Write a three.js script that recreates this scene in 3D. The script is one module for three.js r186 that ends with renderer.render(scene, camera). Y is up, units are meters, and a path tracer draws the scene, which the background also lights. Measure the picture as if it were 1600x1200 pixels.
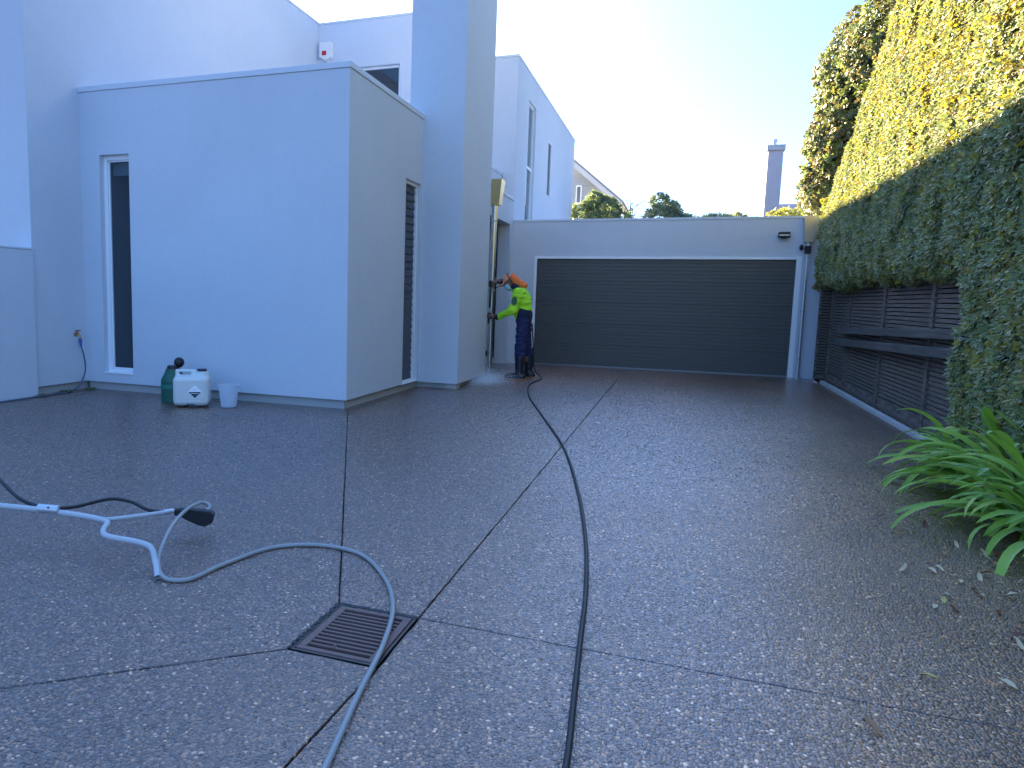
import * as THREE from 'three';
import { RoundedBoxGeometry } from 'three/addons/geometries/RoundedBoxGeometry.js';
import { mergeGeometries, mergeVertices, toCreasedNormals } from 'three/addons/utils/BufferGeometryUtils.js';
import { TessellateModifier } from 'three/addons/modifiers/TessellateModifier.js';
import { Brush, Evaluator, SUBTRACTION } from 'three-bvh-csg';

// ------------------------------------------------------------------ camera, sky, sun, exposure
const scene = new THREE.Scene();
const camera = new THREE.PerspectiveCamera(2 * Math.atan(600 / 1126.43) * 180 / Math.PI, 4 / 3, 0.05, 900);
camera.position.set(0, 1.35, 0);
camera.up.set(-0.0613, 0.9930, -0.1012);
camera.lookAt(-0.3368, 1.35 - 0.1161, -0.9344);
camera.setViewOffset(1600, 1200, 147.96, 3.78, 1600, 1200);
scene.add(camera);

const renderer = new THREE.WebGLRenderer({ antialias: true });
renderer.setSize(1024, 768);
renderer.toneMapping = THREE.LinearToneMapping;
renderer.toneMappingExposure = 13.7;
renderer.shadowMap.enabled = true;

const SUN_AZ = 33 * Math.PI / 180, SUN_EL = 18.4 * Math.PI / 180;      // azimuth left of -z
const sunDir = new THREE.Vector3(-Math.sin(SUN_AZ) * Math.cos(SUN_EL), Math.sin(SUN_EL), -Math.cos(SUN_AZ) * Math.cos(SUN_EL));
function skyTexture() {
  const W = 1024, H = 512, d = new Float32Array(W * H * 4), k = 0.142;
  for (let j = 0; j < H; j++) for (let i = 0; i < W; i++) {
    const el = ((j + .5) / H - .5) * Math.PI, az = ((i + .5) / W - .5) * 2 * Math.PI;
    const x = Math.cos(el) * Math.cos(az), y = Math.sin(el), z = Math.cos(el) * Math.sin(az);
    const c = x * sunDir.x + y * sunDir.y + z * sunDir.z, h = Math.max(y, 0);
    const ray = .62 * (1 + .85 * c * c), hz = Math.exp(-h / .14), g = .86, fw = .82 + 1.3 * ((1 + c) / 2) ** 5;
    const hg = (1 - g * g) / Math.pow(1 + g * g - 2 * g * c, 1.5), m = .115 * hg * (.35 + .65 * Math.exp(-h / .35));
    const zen = [.205, .50, 1.17], hor = [.59, .84, 1.15], mie = [1.2, 1.14, 1.06], o = (j * W + i) * 4;
    for (let q = 0; q < 3; q++) d[o + q] = y < 0 ? .12 * k : k * ((zen[q] * (1 - hz) * ray + hor[q] * hz * fw) + mie[q] * m);
    d[o + 3] = 1;
  }
  const t = new THREE.DataTexture(d, W, H, THREE.RGBAFormat, THREE.FloatType);
  t.mapping = THREE.EquirectangularReflectionMapping; t.magFilter = t.minFilter = THREE.LinearFilter; t.needsUpdate = true;
  return t;
}
const sky = skyTexture();
scene.background = sky; scene.environment = sky;
const sun = new THREE.DirectionalLight(new THREE.Color(1, .79, .48), 3.3);
sun.position.copy(sunDir).multiplyScalar(60).add(new THREE.Vector3(0, 0, -9)); sun.target.position.set(0, 0, -9);
sun.castShadow = true; sun.shadow.mapSize.set(4096, 4096);
Object.assign(sun.shadow.camera, { left: -22, right: 22, top: 22, bottom: -22, near: 1, far: 140 });
scene.add(sun, sun.target);

// ------------------------------------------------------------------ helpers
function rng(seed) { let a = seed >>> 0; return () => { a = (a + 0x6D2B79F5) | 0; let t = Math.imul(a ^ (a >>> 15), 1 | a); t = (t + Math.imul(t ^ (t >>> 7), 61 | t)) ^ t; return ((t ^ (t >>> 14)) >>> 0) / 4294967296; }; }
const V = (x, y, z) => new THREE.Vector3(x, y, z);
const lerp = (a, b, t) => a + (b - a) * t, clamp = (x, a = 0, b = 1) => Math.min(b, Math.max(a, x)), sstep = (a, b, x) => { const t = clamp((x - a) / (b - a)); return t * t * (3 - 2 * t); };
function hash3(x, y, z) { let h = Math.imul(x | 0, 374761393) + Math.imul(y | 0, 668265263) + Math.imul(z | 0, 2147483647 ^ 0x5bd1e995); h = Math.imul(h ^ (h >>> 13), 1274126177); return ((h ^ (h >>> 16)) >>> 0) / 4294967296; }
function noise(x, y, z = 0) {
  const X = Math.floor(x), Y = Math.floor(y), Z = Math.floor(z), f = t => t * t * (3 - 2 * t), u = f(x - X), v = f(y - Y), w = f(z - Z), h = (a, b, c) => hash3(X + a, Y + b, Z + c);
  return lerp(lerp(lerp(h(0, 0, 0), h(1, 0, 0), u), lerp(h(0, 1, 0), h(1, 1, 0), u), v), lerp(lerp(h(0, 0, 1), h(1, 0, 1), u), lerp(h(0, 1, 1), h(1, 1, 1), u), v), w);
}
const fbm = (x, y, z = 0, n = 4) => { let s = 0, a = .5, t = 0; for (let i = 0; i < n; i++) { s += a * noise(x, y, z); t += a; a *= .5; x *= 2.03; y *= 2.03; z *= 2.03; } return s / t; };
const taken = {};
function numbered(n) { const k = taken[n] = (taken[n] ?? -1) + 1; return k ? `${n}_${String(k).padStart(3, '0')}` : n; }
function tag(o, label, category, group, kind) { if (label) o.userData.label = label; if (category) o.userData.category = category; if (group) o.userData.group = group; if (kind) o.userData.kind = kind; return o; }
function thing(name, label, category, pos = [0, 0, 0], turn = 0, group) { const o = new THREE.Group(); o.name = numbered(name); o.position.set(...pos); o.rotation.y = turn; scene.add(o); return tag(o, label, category, group); }
function mesh(name, geo, m, parent = scene) {
  if (Array.isArray(geo)) geo = mergeGeometries(geo.map(g => { g = g.index ? g.toNonIndexed() : g; for (const k of Object.keys(g.attributes)) if (!['position', 'normal', 'uv'].includes(k)) g.deleteAttribute(k); return g; }));
  const o = new THREE.Mesh(geo, m); o.name = parent === scene ? numbered(name) : name; o.castShadow = o.receiveShadow = true; parent.add(o); return o;
}
function boxUV(g, s = 1) {            // uv in metres from the dominant axis of each face
  g = g.index ? g.toNonIndexed() : g; const p = g.attributes.position, uv = new Float32Array(p.count * 2), a = V(), b = V(), c = V();
  for (let i = 0; i < p.count; i += 3) {
    a.fromBufferAttribute(p, i); b.fromBufferAttribute(p, i + 1); c.fromBufferAttribute(p, i + 2);
    const n = b.clone().sub(a).cross(c.clone().sub(a)), ax = Math.abs(n.x), ay = Math.abs(n.y), az = Math.abs(n.z);
    [a, b, c].forEach((q, k) => { const [u, v] = ax >= ay && ax >= az ? [q.z, q.y] : ay >= az ? [q.x, q.z] : [q.x, q.y]; uv[(i + k) * 2] = u * s; uv[(i + k) * 2 + 1] = v * s; });
  }
  g.setAttribute('uv', new THREE.BufferAttribute(uv, 2)); return g;
}
function box(x0, x1, y0, y1, z0, z1, r = 0) {
  const w = x1 - x0, h = y1 - y0, d = z1 - z0;
  const g = r ? new RoundedBoxGeometry(w, h, d, 2, Math.min(r, w / 2.01, h / 2.01, d / 2.01)) : new THREE.BoxGeometry(w, h, d);
  g.translate((x0 + x1) / 2, (y0 + y1) / 2, (z0 + z1) / 2); return boxUV(g);
}
const CSG = new Evaluator(); CSG.attributes = ['position', 'normal'];
function cut(base, holes) {
  const prep = g => { g = g.clone(); for (const k of Object.keys(g.attributes)) if (k !== 'position' && k !== 'normal') g.deleteAttribute(k); const b = new Brush(g); b.updateMatrixWorld(); return b; };
  let a = prep(base); for (const h of holes) a = CSG.evaluate(a, prep(h), SUBTRACTION);
  return boxUV(a.geometry);
}
function tube(pts, r, seg = 60, rad = 10, closed = false) { return new THREE.TubeGeometry(new THREE.CatmullRomCurve3(pts.map(p => Array.isArray(p) ? V(...p) : p), closed, 'centripetal'), seg, r, rad, closed); }
function rod(a, b, r, r2 = r, rad = 14) { const A = V(...a), B = V(...b), d = B.clone().sub(A), g = new THREE.CylinderGeometry(r2, r, d.length(), rad); g.applyQuaternion(new THREE.Quaternion().setFromUnitVectors(V(0, 1, 0), d.clone().normalize())); g.translate(...A.add(B).multiplyScalar(.5).toArray()); return g; }
function prism(poly, x0, x1) {        // polygon in (z, y) swept along x
  const s = new THREE.Shape(poly.map(([z, y]) => new THREE.Vector2(z, y))), g = new THREE.ExtrudeGeometry(s, { depth: x1 - x0, bevelEnabled: false });
  g.applyMatrix4(new THREE.Matrix4().set(0, 0, 1, x0, 0, 1, 0, 0, 1, 0, 0, 0, 0, 0, 0, 1));
  // the swap of axes mirrors: turn the faces round
  const n = g.index ? g.toNonIndexed() : g, p = n.attributes.position.array; for (let i = 0; i < p.length; i += 9) for (let k = 0; k < 3; k++) { const t = p[i + 3 + k]; p[i + 3 + k] = p[i + 6 + k]; p[i + 6 + k] = t; }
  n.computeVertexNormals(); return boxUV(n);
}
// signed-distance bodies meshed with surface nets
function sdfMesh(fn, lo, hi, cell) {
  const n = lo.map((v, i) => Math.ceil((hi[i] - v) / cell) + 1), [nx, ny, nz] = n, F = new Float32Array(nx * ny * nz), id = (i, j, k) => i + nx * (j + ny * k);
  for (let k = 0; k < nz; k++) for (let j = 0; j < ny; j++) for (let i = 0; i < nx; i++) F[id(i, j, k)] = fn(lo[0] + i * cell, lo[1] + j * cell, lo[2] + k * cell);
  const vid = new Int32Array(nx * ny * nz).fill(-1), P = [], I = [];
  for (let k = 0; k < nz - 1; k++) for (let j = 0; j < ny - 1; j++) for (let i = 0; i < nx - 1; i++) {
    let s = [0, 0, 0], c = 0;
    for (let e = 0; e < 12; e++) {
      const ax = e >> 2, b = e & 1, q = (e >> 1) & 1, o = [0, 0, 0]; o[(ax + 1) % 3] = b; o[(ax + 2) % 3] = q; const o2 = o.slice(); o2[ax] = 1;
      const f0 = F[id(i + o[0], j + o[1], k + o[2])], f1 = F[id(i + o2[0], j + o2[1], k + o2[2])];
      if ((f0 < 0) !== (f1 < 0)) { const t = f0 / (f0 - f1); for (let m = 0; m < 3; m++) s[m] += o[m] + (m === ax ? t : 0); c++; }
    }
    if (c) { vid[id(i, j, k)] = P.length / 3; P.push(lo[0] + (i + s[0] / c) * cell, lo[1] + (j + s[1] / c) * cell, lo[2] + (k + s[2] / c) * cell); }
  }
  const quad = (a, b, c, d, flip) => { if (a < 0 || b < 0 || c < 0 || d < 0) return; flip ? I.push(a, c, b, a, d, c) : I.push(a, b, c, a, c, d); };
  for (let k = 1; k < nz - 1; k++) for (let j = 1; j < ny - 1; j++) for (let i = 1; i < nx - 1; i++) {
    const f = F[id(i, j, k)] < 0;
    if (f !== (F[id(i + 1, j, k)] < 0)) quad(vid[id(i, j - 1, k - 1)], vid[id(i, j, k - 1)], vid[id(i, j, k)], vid[id(i, j - 1, k)], !f);
    if (f !== (F[id(i, j + 1, k)] < 0)) quad(vid[id(i - 1, j, k - 1)], vid[id(i - 1, j, k)], vid[id(i, j, k)], vid[id(i, j, k - 1)], !f);
    if (f !== (F[id(i, j, k + 1)] < 0)) quad(vid[id(i - 1, j - 1, k)], vid[id(i, j - 1, k)], vid[id(i, j, k)], vid[id(i - 1, j, k)], !f);
  }
  const g = new THREE.BufferGeometry(); g.setAttribute('position', new THREE.Float32BufferAttribute(P, 3)); g.setIndex(I); g.computeVertexNormals();
  g.setAttribute('uv', new THREE.Float32BufferAttribute(new Float32Array(P.length / 3 * 2), 2)); return g;
}
function cap(a, b, ra, rb) { const d = [b[0] - a[0], b[1] - a[1], b[2] - a[2]], L = d[0] * d[0] + d[1] * d[1] + d[2] * d[2] || 1e-9; return (x, y, z) => { const t = clamp(((x - a[0]) * d[0] + (y - a[1]) * d[1] + (z - a[2]) * d[2]) / L), r = ra + (rb - ra) * t; return Math.hypot(x - a[0] - d[0] * t, y - a[1] - d[1] * t, z - a[2] - d[2] * t) - r; }; }
function ell(c, r) { const m = Math.min(...r); return (x, y, z) => { const a = (x - c[0]) / r[0], b = (y - c[1]) / r[1], q = (z - c[2]) / r[2], k = Math.hypot(a, b, q); return k < 1e-6 ? -m : k * (k - 1) / Math.hypot(a / r[0], b / r[1], q / r[2]); }; }
function smin(fs, k) { return (x, y, z) => { let d = fs[0](x, y, z); for (let i = 1; i < fs.length; i++) { const e = fs[i](x, y, z), h = Math.max(k - Math.abs(d - e), 0) / k; d = Math.min(d, e) - h * h * k * .25; } return d; }; }

// ------------------------------------------------------------------ textures
function dataTex(w, h, fill, srgb, rep = 1) {
  const d = new Uint8Array(w * h * 4); fill(d, w, h); const t = new THREE.DataTexture(d, w, h, THREE.RGBAFormat);
  t.wrapS = t.wrapT = THREE.RepeatWrapping; t.magFilter = THREE.LinearFilter; t.minFilter = THREE.LinearMipmapLinearFilter; t.generateMipmaps = true; if (srgb) t.colorSpace = THREE.SRGBColorSpace; t.repeat.set(rep, rep); t.needsUpdate = true; return t;
}
const toS = c => Math.round(255 * clamp(c <= .0031308 ? 12.92 * c : 1.055 * Math.pow(c, 1 / 2.4) - .055));
// exposed aggregate: rounded pebbles standing out of dark cement, tile of 2.3 m
const TILE = 2.3;
const pebbles = (() => {
  const N = 2048, C = 200, r = rng(11), cx = new Float32Array(C * C), cy = new Float32Array(C * C), cs = new Float32Array(C * C), col = [];
  for (let i = 0; i < C * C; i++) {
    cx[i] = .1 + .8 * r(); cy[i] = .1 + .8 * r(); cs[i] = .7 + .5 * r();
    const q = r(), b = .6 + .8 * r();
    if (q < .028) col.push([.5 * b, .47 * b, .42 * b]); else if (q < .055) col.push([.3 * b, .27 * b, .22 * b]);
    else if (q < .17) col.push([.26 * b, .21 * b, .16 * b]); else if (q < .42) col.push([.21 * b, .2 * b, .2 * b]); else col.push([.125 * b, .12 * b, .125 * b]);
  }
  const A = new Uint8Array(N * N * 4), B = new Uint8Array(N * N * 4);
  for (let y = 0; y < N; y++) for (let x = 0; x < N; x++) {
    const u = x / N * C, v = y / N * C, U = Math.floor(u), W = Math.floor(v); let d1 = 9, d2 = 9, id = 0;
    for (let j = -1; j <= 1; j++) for (let i = -1; i <= 1; i++) { const k = ((W + j + C) % C) * C + (U + i + C) % C, dx = U + i + cx[k] - u, dy = W + j + cy[k] - v, d = Math.sqrt(dx * dx + dy * dy) / cs[k]; if (d < d1) { d2 = d1; d1 = d; id = k; } else if (d < d2) d2 = d; }
    const e = sstep(.05, .34, d2 - d1), dome = Math.sqrt(Math.max(0, 1 - Math.min(1, d1 * d1 * 1.3))), o = (y * N + x) * 4, tl = (hash3(id, 9, 1) - .5) * (u - U - .5) + (hash3(id, 9, 2) - .5) * (v - W - .5), h = clamp(e * (.5 + .28 * dome + .5 * tl) * (.8 + .2 * hash3(id, 3, 7))), gr = .85 + .3 * hash3(x, y, 5);
    for (let q = 0; q < 3; q++) { A[o + q] = toS(lerp(.018, col[id][q], e) * gr); B[o + q] = Math.round(255 * h); } A[o + 3] = B[o + 3] = 255;
  }
  const mk = (d, s) => { const t = new THREE.DataTexture(d, N, N, THREE.RGBAFormat); t.wrapS = t.wrapT = THREE.RepeatWrapping; t.magFilter = THREE.LinearFilter; t.minFilter = THREE.LinearMipmapLinearFilter; t.generateMipmaps = true; if (s) t.colorSpace = THREE.SRGBColorSpace; t.repeat.set(1 / TILE, 1 / TILE); t.needsUpdate = true; return t; };
  return { map: mk(A, true), bump: mk(B, false) };
})();
const tileNoise = (seed, w, f) => (x, y) => { let s = 0, a = .5, t = 0, p = f; for (let i = 0; i < 4; i++) { const u = x / w * p, v = y / w * p, X = Math.floor(u), Y = Math.floor(v), k = q => q * q * (3 - 2 * q), a0 = k(u - X), b0 = k(v - Y), h = (m, n) => hash3((X + m) % p, (Y + n) % p, seed + i); s += a * lerp(lerp(h(0, 0), h(1, 0), a0), lerp(h(0, 1), h(1, 1), a0), b0); t += a; a *= .55; p *= 2; } return s / t; };
const plasterBump = dataTex(512, 512, (d, w) => { const f = tileNoise(3, w, 48), g = tileNoise(8, w, 4); for (let y = 0; y < w; y++) for (let x = 0; x < w; x++) { const v = Math.round(255 * (.6 * f(x, y) + .4 * g(x, y))), o = (y * w + x) * 4; d[o] = d[o + 1] = d[o + 2] = v; d[o + 3] = 255; } }, false, 1 / .8);
const plasterMap = dataTex(512, 512, (d, w) => { const f = tileNoise(21, w, 3), g = tileNoise(28, w, 64); for (let y = 0; y < w; y++) for (let x = 0; x < w; x++) { const v = Math.round(255 * (.94 + .05 * f(x, y) + .02 * (g(x, y) - .5))), o = (y * w + x) * 4; d[o] = d[o + 1] = d[o + 2] = Math.min(255, v); d[o + 3] = 255; } }, true, 1 / 3.7);
const roughNoise = dataTex(256, 256, (d, w) => { const f = tileNoise(41, w, 6); for (let y = 0; y < w; y++) for (let x = 0; x < w; x++) { const v = Math.round(255 * (.35 + .65 * f(x, y))), o = (y * w + x) * 4; d[o] = d[o + 1] = d[o + 2] = v; d[o + 3] = 255; } }, false, 1);
const woodMap = dataTex(512, 128, (d, w, h) => { for (let y = 0; y < h; y++) for (let x = 0; x < w; x++) { const n = fbm(x * .02, y * .35, 4.2), v = Math.round(255 * clamp(.55 + .6 * (n - .4))), o = (y * w + x) * 4; d[o] = d[o + 1] = d[o + 2] = v; d[o + 3] = 255; } }, true, 1);

// ------------------------------------------------------------------ materials
const lin = (r, g, b) => new THREE.Color().setRGB(r, g, b);
const std = (c, rough, extra = {}) => new THREE.MeshStandardMaterial({ color: lin(...c), roughness: rough, metalness: 0, ...extra });
const phy = (c, rough, extra = {}) => new THREE.MeshPhysicalMaterial({ color: lin(...c), roughness: rough, metalness: 0, ...extra });
const M = {
  aggregate: phy([1, 1, 1], .3, { map: pebbles.map, bumpMap: pebbles.bump, bumpScale: .002, vertexColors: true, clearcoat: 1, clearcoatRoughness: .26, ior: 1.6 }),
  groove: std([.012, .012, .013], .8),
  soil: std([.035, .026, .018], .95),
  plaster: std([.655, .70, .765], .82, { map: plasterMap, bumpMap: plasterBump, bumpScale: .0012 }),
  capMetal: std([.655, .70, .765], .5),
  concrete: std([.46, .45, .44], .85, { map: plasterMap, bumpMap: plasterBump, bumpScale: .003 }),
  frame: std([.86, .88, .9], .4),
  glass: phy([.8, .86, .88], .02, { transmission: 1, thickness: 0, ior: 1.52, specularIntensity: 1 }),
  dark: std([.2, .23, .28], .8),
  blind: std([.16, .19, .22], .9),
  louvre: std([.055, .06, .068], .35, { metalness: .3 }),
  door: std([.08, .08, .074], .42, { bumpMap: plasterBump, bumpScale: .0005 }),
  steel: std([.62, .61, .6], .26, { metalness: 1 }),
  head: std([.74, .56, .25], .3, { metalness: .85 }), headDull: std([.62, .55, .42], .4, { metalness: .85 }),
  steelDull: std([.5, .5, .5], .4, { metalness: .9 }),
  galv: std([.58, .6, .63], .42, { metalness: .7 }),
  black: std([.012, .012, .014], .45), rubber: std([.014, .015, .018], .5),
  castIron: std([.2, .11, .09], .55, { bumpMap: plasterBump, bumpScale: .002 }),
  fence: std([.38, .31, .265], .62, { map: woodMap }), fenceRail: std([.24, .23, .22], .6, { map: woodMap }),
  greyHose: std([.33, .315, .30], .35), paint: std([.5, .5, .52], .4), brass: std([.55, .34, .16], .35, { metalness: .9 }),
};

// ------------------------------------------------------------------ ground and driveway
tag(mesh('ground', new THREE.PlaneGeometry(700, 700).rotateX(-Math.PI / 2).translate(0, -.3, 0), M.soil), 'bare earth under and around the property', null, null, 'structure');
const drive = new THREE.Group(); drive.name = 'driveway'; scene.add(drive); tag(drive, 'wet exposed-aggregate concrete driveway with saw-cut joints', null, null, 'structure');
function inset(poly, d) {
  const n = poly.length, out = []; let area = 0; for (let i = 0; i < n; i++) { const a = poly[i], b = poly[(i + 1) % n]; area += a[0] * b[1] - a[1] * b[0]; } const s = area > 0 ? 1 : -1;
  for (let i = 0; i < n; i++) { const p = poly[(i + n - 1) % n], c = poly[i], q = poly[(i + 1) % n], u = [c[0] - p[0], c[1] - p[1]], v = [q[0] - c[0], q[1] - c[1]], lu = Math.hypot(...u), lv = Math.hypot(...v), n1 = [-u[1] / lu * s, u[0] / lu * s], n2 = [-v[1] / lv * s, v[0] / lv * s], k = d / (1 + n1[0] * n2[0] + n1[1] * n2[1]); out.push([c[0] + (n1[0] + n2[0]) * k, c[1] + (n1[1] + n2[1]) * k]); }
  return out;
}
// dirt film that grows towards the planted edge; the cleaned strip is paler with sky sheen painted in, the part by the house is grimy and darkened for its shade
const edgeOf = (x, z) => sstep(.1, 1.5, x + .5 * (fbm(x * 1.3, z * 1.1 + 3) - .5) - .06 * (z + 4)) * (.5 + .5 * fbm(x * 2.2, z * 1.6 + 9));
const washSheenShade = (x, z) => { const u = x + .7 * (fbm(x * .8 + 2, z * .6, 8) - .5), c = .45 + .02 * (z + 6); return lerp(.48, 1.2, Math.max(Math.exp(-(((u - c) / 1.7) ** 2)), sstep(-9.5, -12.5, z) * sstep(-4, -2, x))) ; };
let slabN = 0;
function slab(poly, gap = .0036) {
  const er = rng(500 + slabN), q0 = inset(poly, gap), p = q0.flatMap((c, i) => { const b = q0[(i + 1) % q0.length], L = Math.hypot(b[0] - c[0], b[1] - c[1]), n = Math.max(1, Math.min(90, Math.round(L / .07))); return [...Array(n)].map((_, k) => { const f = k / n, w = k ? (er() - .5) * .0055 : 0; return [lerp(c[0], b[0], f) + w * (b[1] - c[1]) / L, lerp(c[1], b[1], f) - w * (b[0] - c[0]) / L]; }); }), sh = new THREE.Shape(p.map(([x, z]) => new THREE.Vector2(x, -z)));
  let g = new THREE.ExtrudeGeometry(sh, { depth: .1, bevelEnabled: true, bevelThickness: .003, bevelSize: .003, bevelOffset: -.003, bevelSegments: 1 }); g.rotateX(-Math.PI / 2); g.translate(0, -.103, 0);
  g = new TessellateModifier(.35, 7).modify(g);
  const P = g.attributes.position, uv = new Float32Array(P.count * 2), c = new Float32Array(P.count * 3), a = slabN++ * 1.9, ca = Math.cos(a), sa = Math.sin(a);
  for (let i = 0; i < P.count; i++) {
    const x = P.getX(i), z = P.getZ(i); uv[2 * i] = x * ca - z * sa + a; uv[2 * i + 1] = x * sa + z * ca - a * .7;
    // dirt and wear (brown film towards the planted edge, paler worn middle, blotches), with sky sheen and house shade painted in
    const bl = .8 + .45 * fbm(x * .9 + 7, z * .9, 1.5), edge = edgeOf(x, z), k = bl * lerp(1, .3, edge) * washSheenShade(x, z);
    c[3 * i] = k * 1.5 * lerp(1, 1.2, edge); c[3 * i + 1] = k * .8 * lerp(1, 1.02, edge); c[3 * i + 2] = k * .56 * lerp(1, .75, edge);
  }
  g.setAttribute('uv', new THREE.BufferAttribute(uv, 2)); g.setAttribute('color', new THREE.BufferAttribute(c, 3)); mesh('slab', g, M.aggregate, drive);
}
const KX = 2.40;     // kerb line
const GR = { x0: -1.335, x1: -.962, z0: -2.755, z1: -2.31 };
slab([[-.962, -15.3], [KX, -15.3], [KX, -6.6], [-.962, -6.98]], .0014);
slab([[-.962, -6.98], [KX, -6.6], [KX, -2.72], [-.962, -2.755]], .0024);
slab([[-.962, -10.95], [-.962, -2.755], [-1.335, -2.755], [-3.9, -8.25], [-3.9, -10.3]]);
slab([[-.962, -15.3], [-.962, -10.95], [-3.9, -10.3], [-5, -10.3], [-5, -15.3]]);
slab([[-1.335, -2.755], [-1.335, -2.31], [-10.3, 5.0], [-13, 5.0], [-13, -8.25], [-3.9, -8.25]]);
slab([[-1.335, -2.31], [-.962, -2.31], [-1.4, 8], [-10.3, 8], [-10.3, 5.0]]);
slab([[-.962, -2.31], [-.962, -2.755], [KX, -2.72], [KX, 8], [-1.4, 8]]);
// the dark bed at the bottom of the joints, left open under the grate
mesh('joint_bed', [box(-13, GR.x0, -.12, -.014, -15.3, 8), box(GR.x1, KX, -.12, -.014, -15.3, 8), box(GR.x0, GR.x1, -.12, -.014, -15.3, GR.z0), box(GR.x0, GR.x1, -.12, -.014, GR.z1, 8)], M.groove, drive);

// near the camera the pebbles are real stones bedded in the slabs
{
  const r = rng(808), geo = new THREE.IcosahedronGeometry(1, 1), pts = [], S = .0118, pal = [[.55, .52, .47], [.28, .23, .17], [.2, .19, .19], [.12, .117, .122]];
  camera.updateMatrixWorld(); camera.updateProjectionMatrix(); const pv = V();
  const lines = [[-.962, -15, -.962, -2.755], [-.962, -2.755, KX, -2.72], [-1.335, -2.755, -3.9, -8.25], [-1.335, -2.31, -10.3, 5.0], [-.962, -2.31, -1.4, 8]];
  const near = (x, z) => { for (const [a, b, c, d] of lines) { const u = c - a, v = d - b, t = clamp(((x - a) * u + (z - b) * v) / (u * u + v * v)); if (Math.hypot(x - a - u * t, z - b - v * t) < .0085) return true; } return x > GR.x0 - .015 && x < GR.x1 + .015 && z > GR.z0 - .015 && z < GR.z1 + .015; };
  const zone = (S, d0, d1, z1, x0, f, keep) => { for (let z = -1.25; z > z1; z -= S) for (let x = x0; x < KX - .02; x += S) {
    const d = Math.hypot(x, z); if (d < d0 || d >= d1 || r() > keep(d)) continue;
    const X = x + (r() - .5) * S * .75, Z = z + (r() - .5) * S * .75; if (X < -3.6 && Z < -7.5) continue; pv.set(X, 0, Z).project(camera); if (Math.abs(pv.x) > 1.2 || pv.y < -1.25 || near(X, Z)) continue; pts.push(X, Z, f);
  } };
  zone(S, 0, 6.2, -6.2, -5.2, 1, d => 1 - sstep(4.4, 6.2, d)); zone(.0165, 4.4, 14.8, -14.9, -7.4, 1.34, d => sstep(4.4, 6.2, d) * (1 - .75 * sstep(8.5, 14.8, d)));
  const n = pts.length / 3, im = new THREE.InstancedMesh(geo, phy([1, 1, 1], .28, { clearcoat: 1, clearcoatRoughness: .16, ior: 1.6 }), n), m = new THREE.Matrix4(), q = new THREE.Quaternion(), e = new THREE.Euler(), c = new THREE.Color();
  for (let i = 0; i < n; i++) {
    const X = pts[3 * i], Z = pts[3 * i + 1], s = (.0046 + .0028 * r()) * pts[3 * i + 2], u = r(), b = .55 + .9 * r(), p = pal[u < .034 ? 0 : u < .2 ? 1 : u < .42 ? 2 : 3], edge = edgeOf(X, Z), k = b * (.75 + .5 * fbm(X * .9 + 7, Z * .9, 1.5)) * lerp(1, .3, edge) * washSheenShade(X, Z);  // stone tint carries the same painted sheen and house shade as the slabs
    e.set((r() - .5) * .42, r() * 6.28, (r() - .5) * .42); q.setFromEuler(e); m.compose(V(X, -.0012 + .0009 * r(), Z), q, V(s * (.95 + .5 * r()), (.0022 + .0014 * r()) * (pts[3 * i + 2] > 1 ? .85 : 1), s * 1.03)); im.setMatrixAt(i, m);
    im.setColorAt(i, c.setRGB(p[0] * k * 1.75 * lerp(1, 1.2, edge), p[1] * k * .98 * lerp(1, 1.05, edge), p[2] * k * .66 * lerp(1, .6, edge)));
  }
  im.name = 'pebble'; im.receiveShadow = true; im.userData.kind = 'stuff'; drive.add(im);
}

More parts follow.
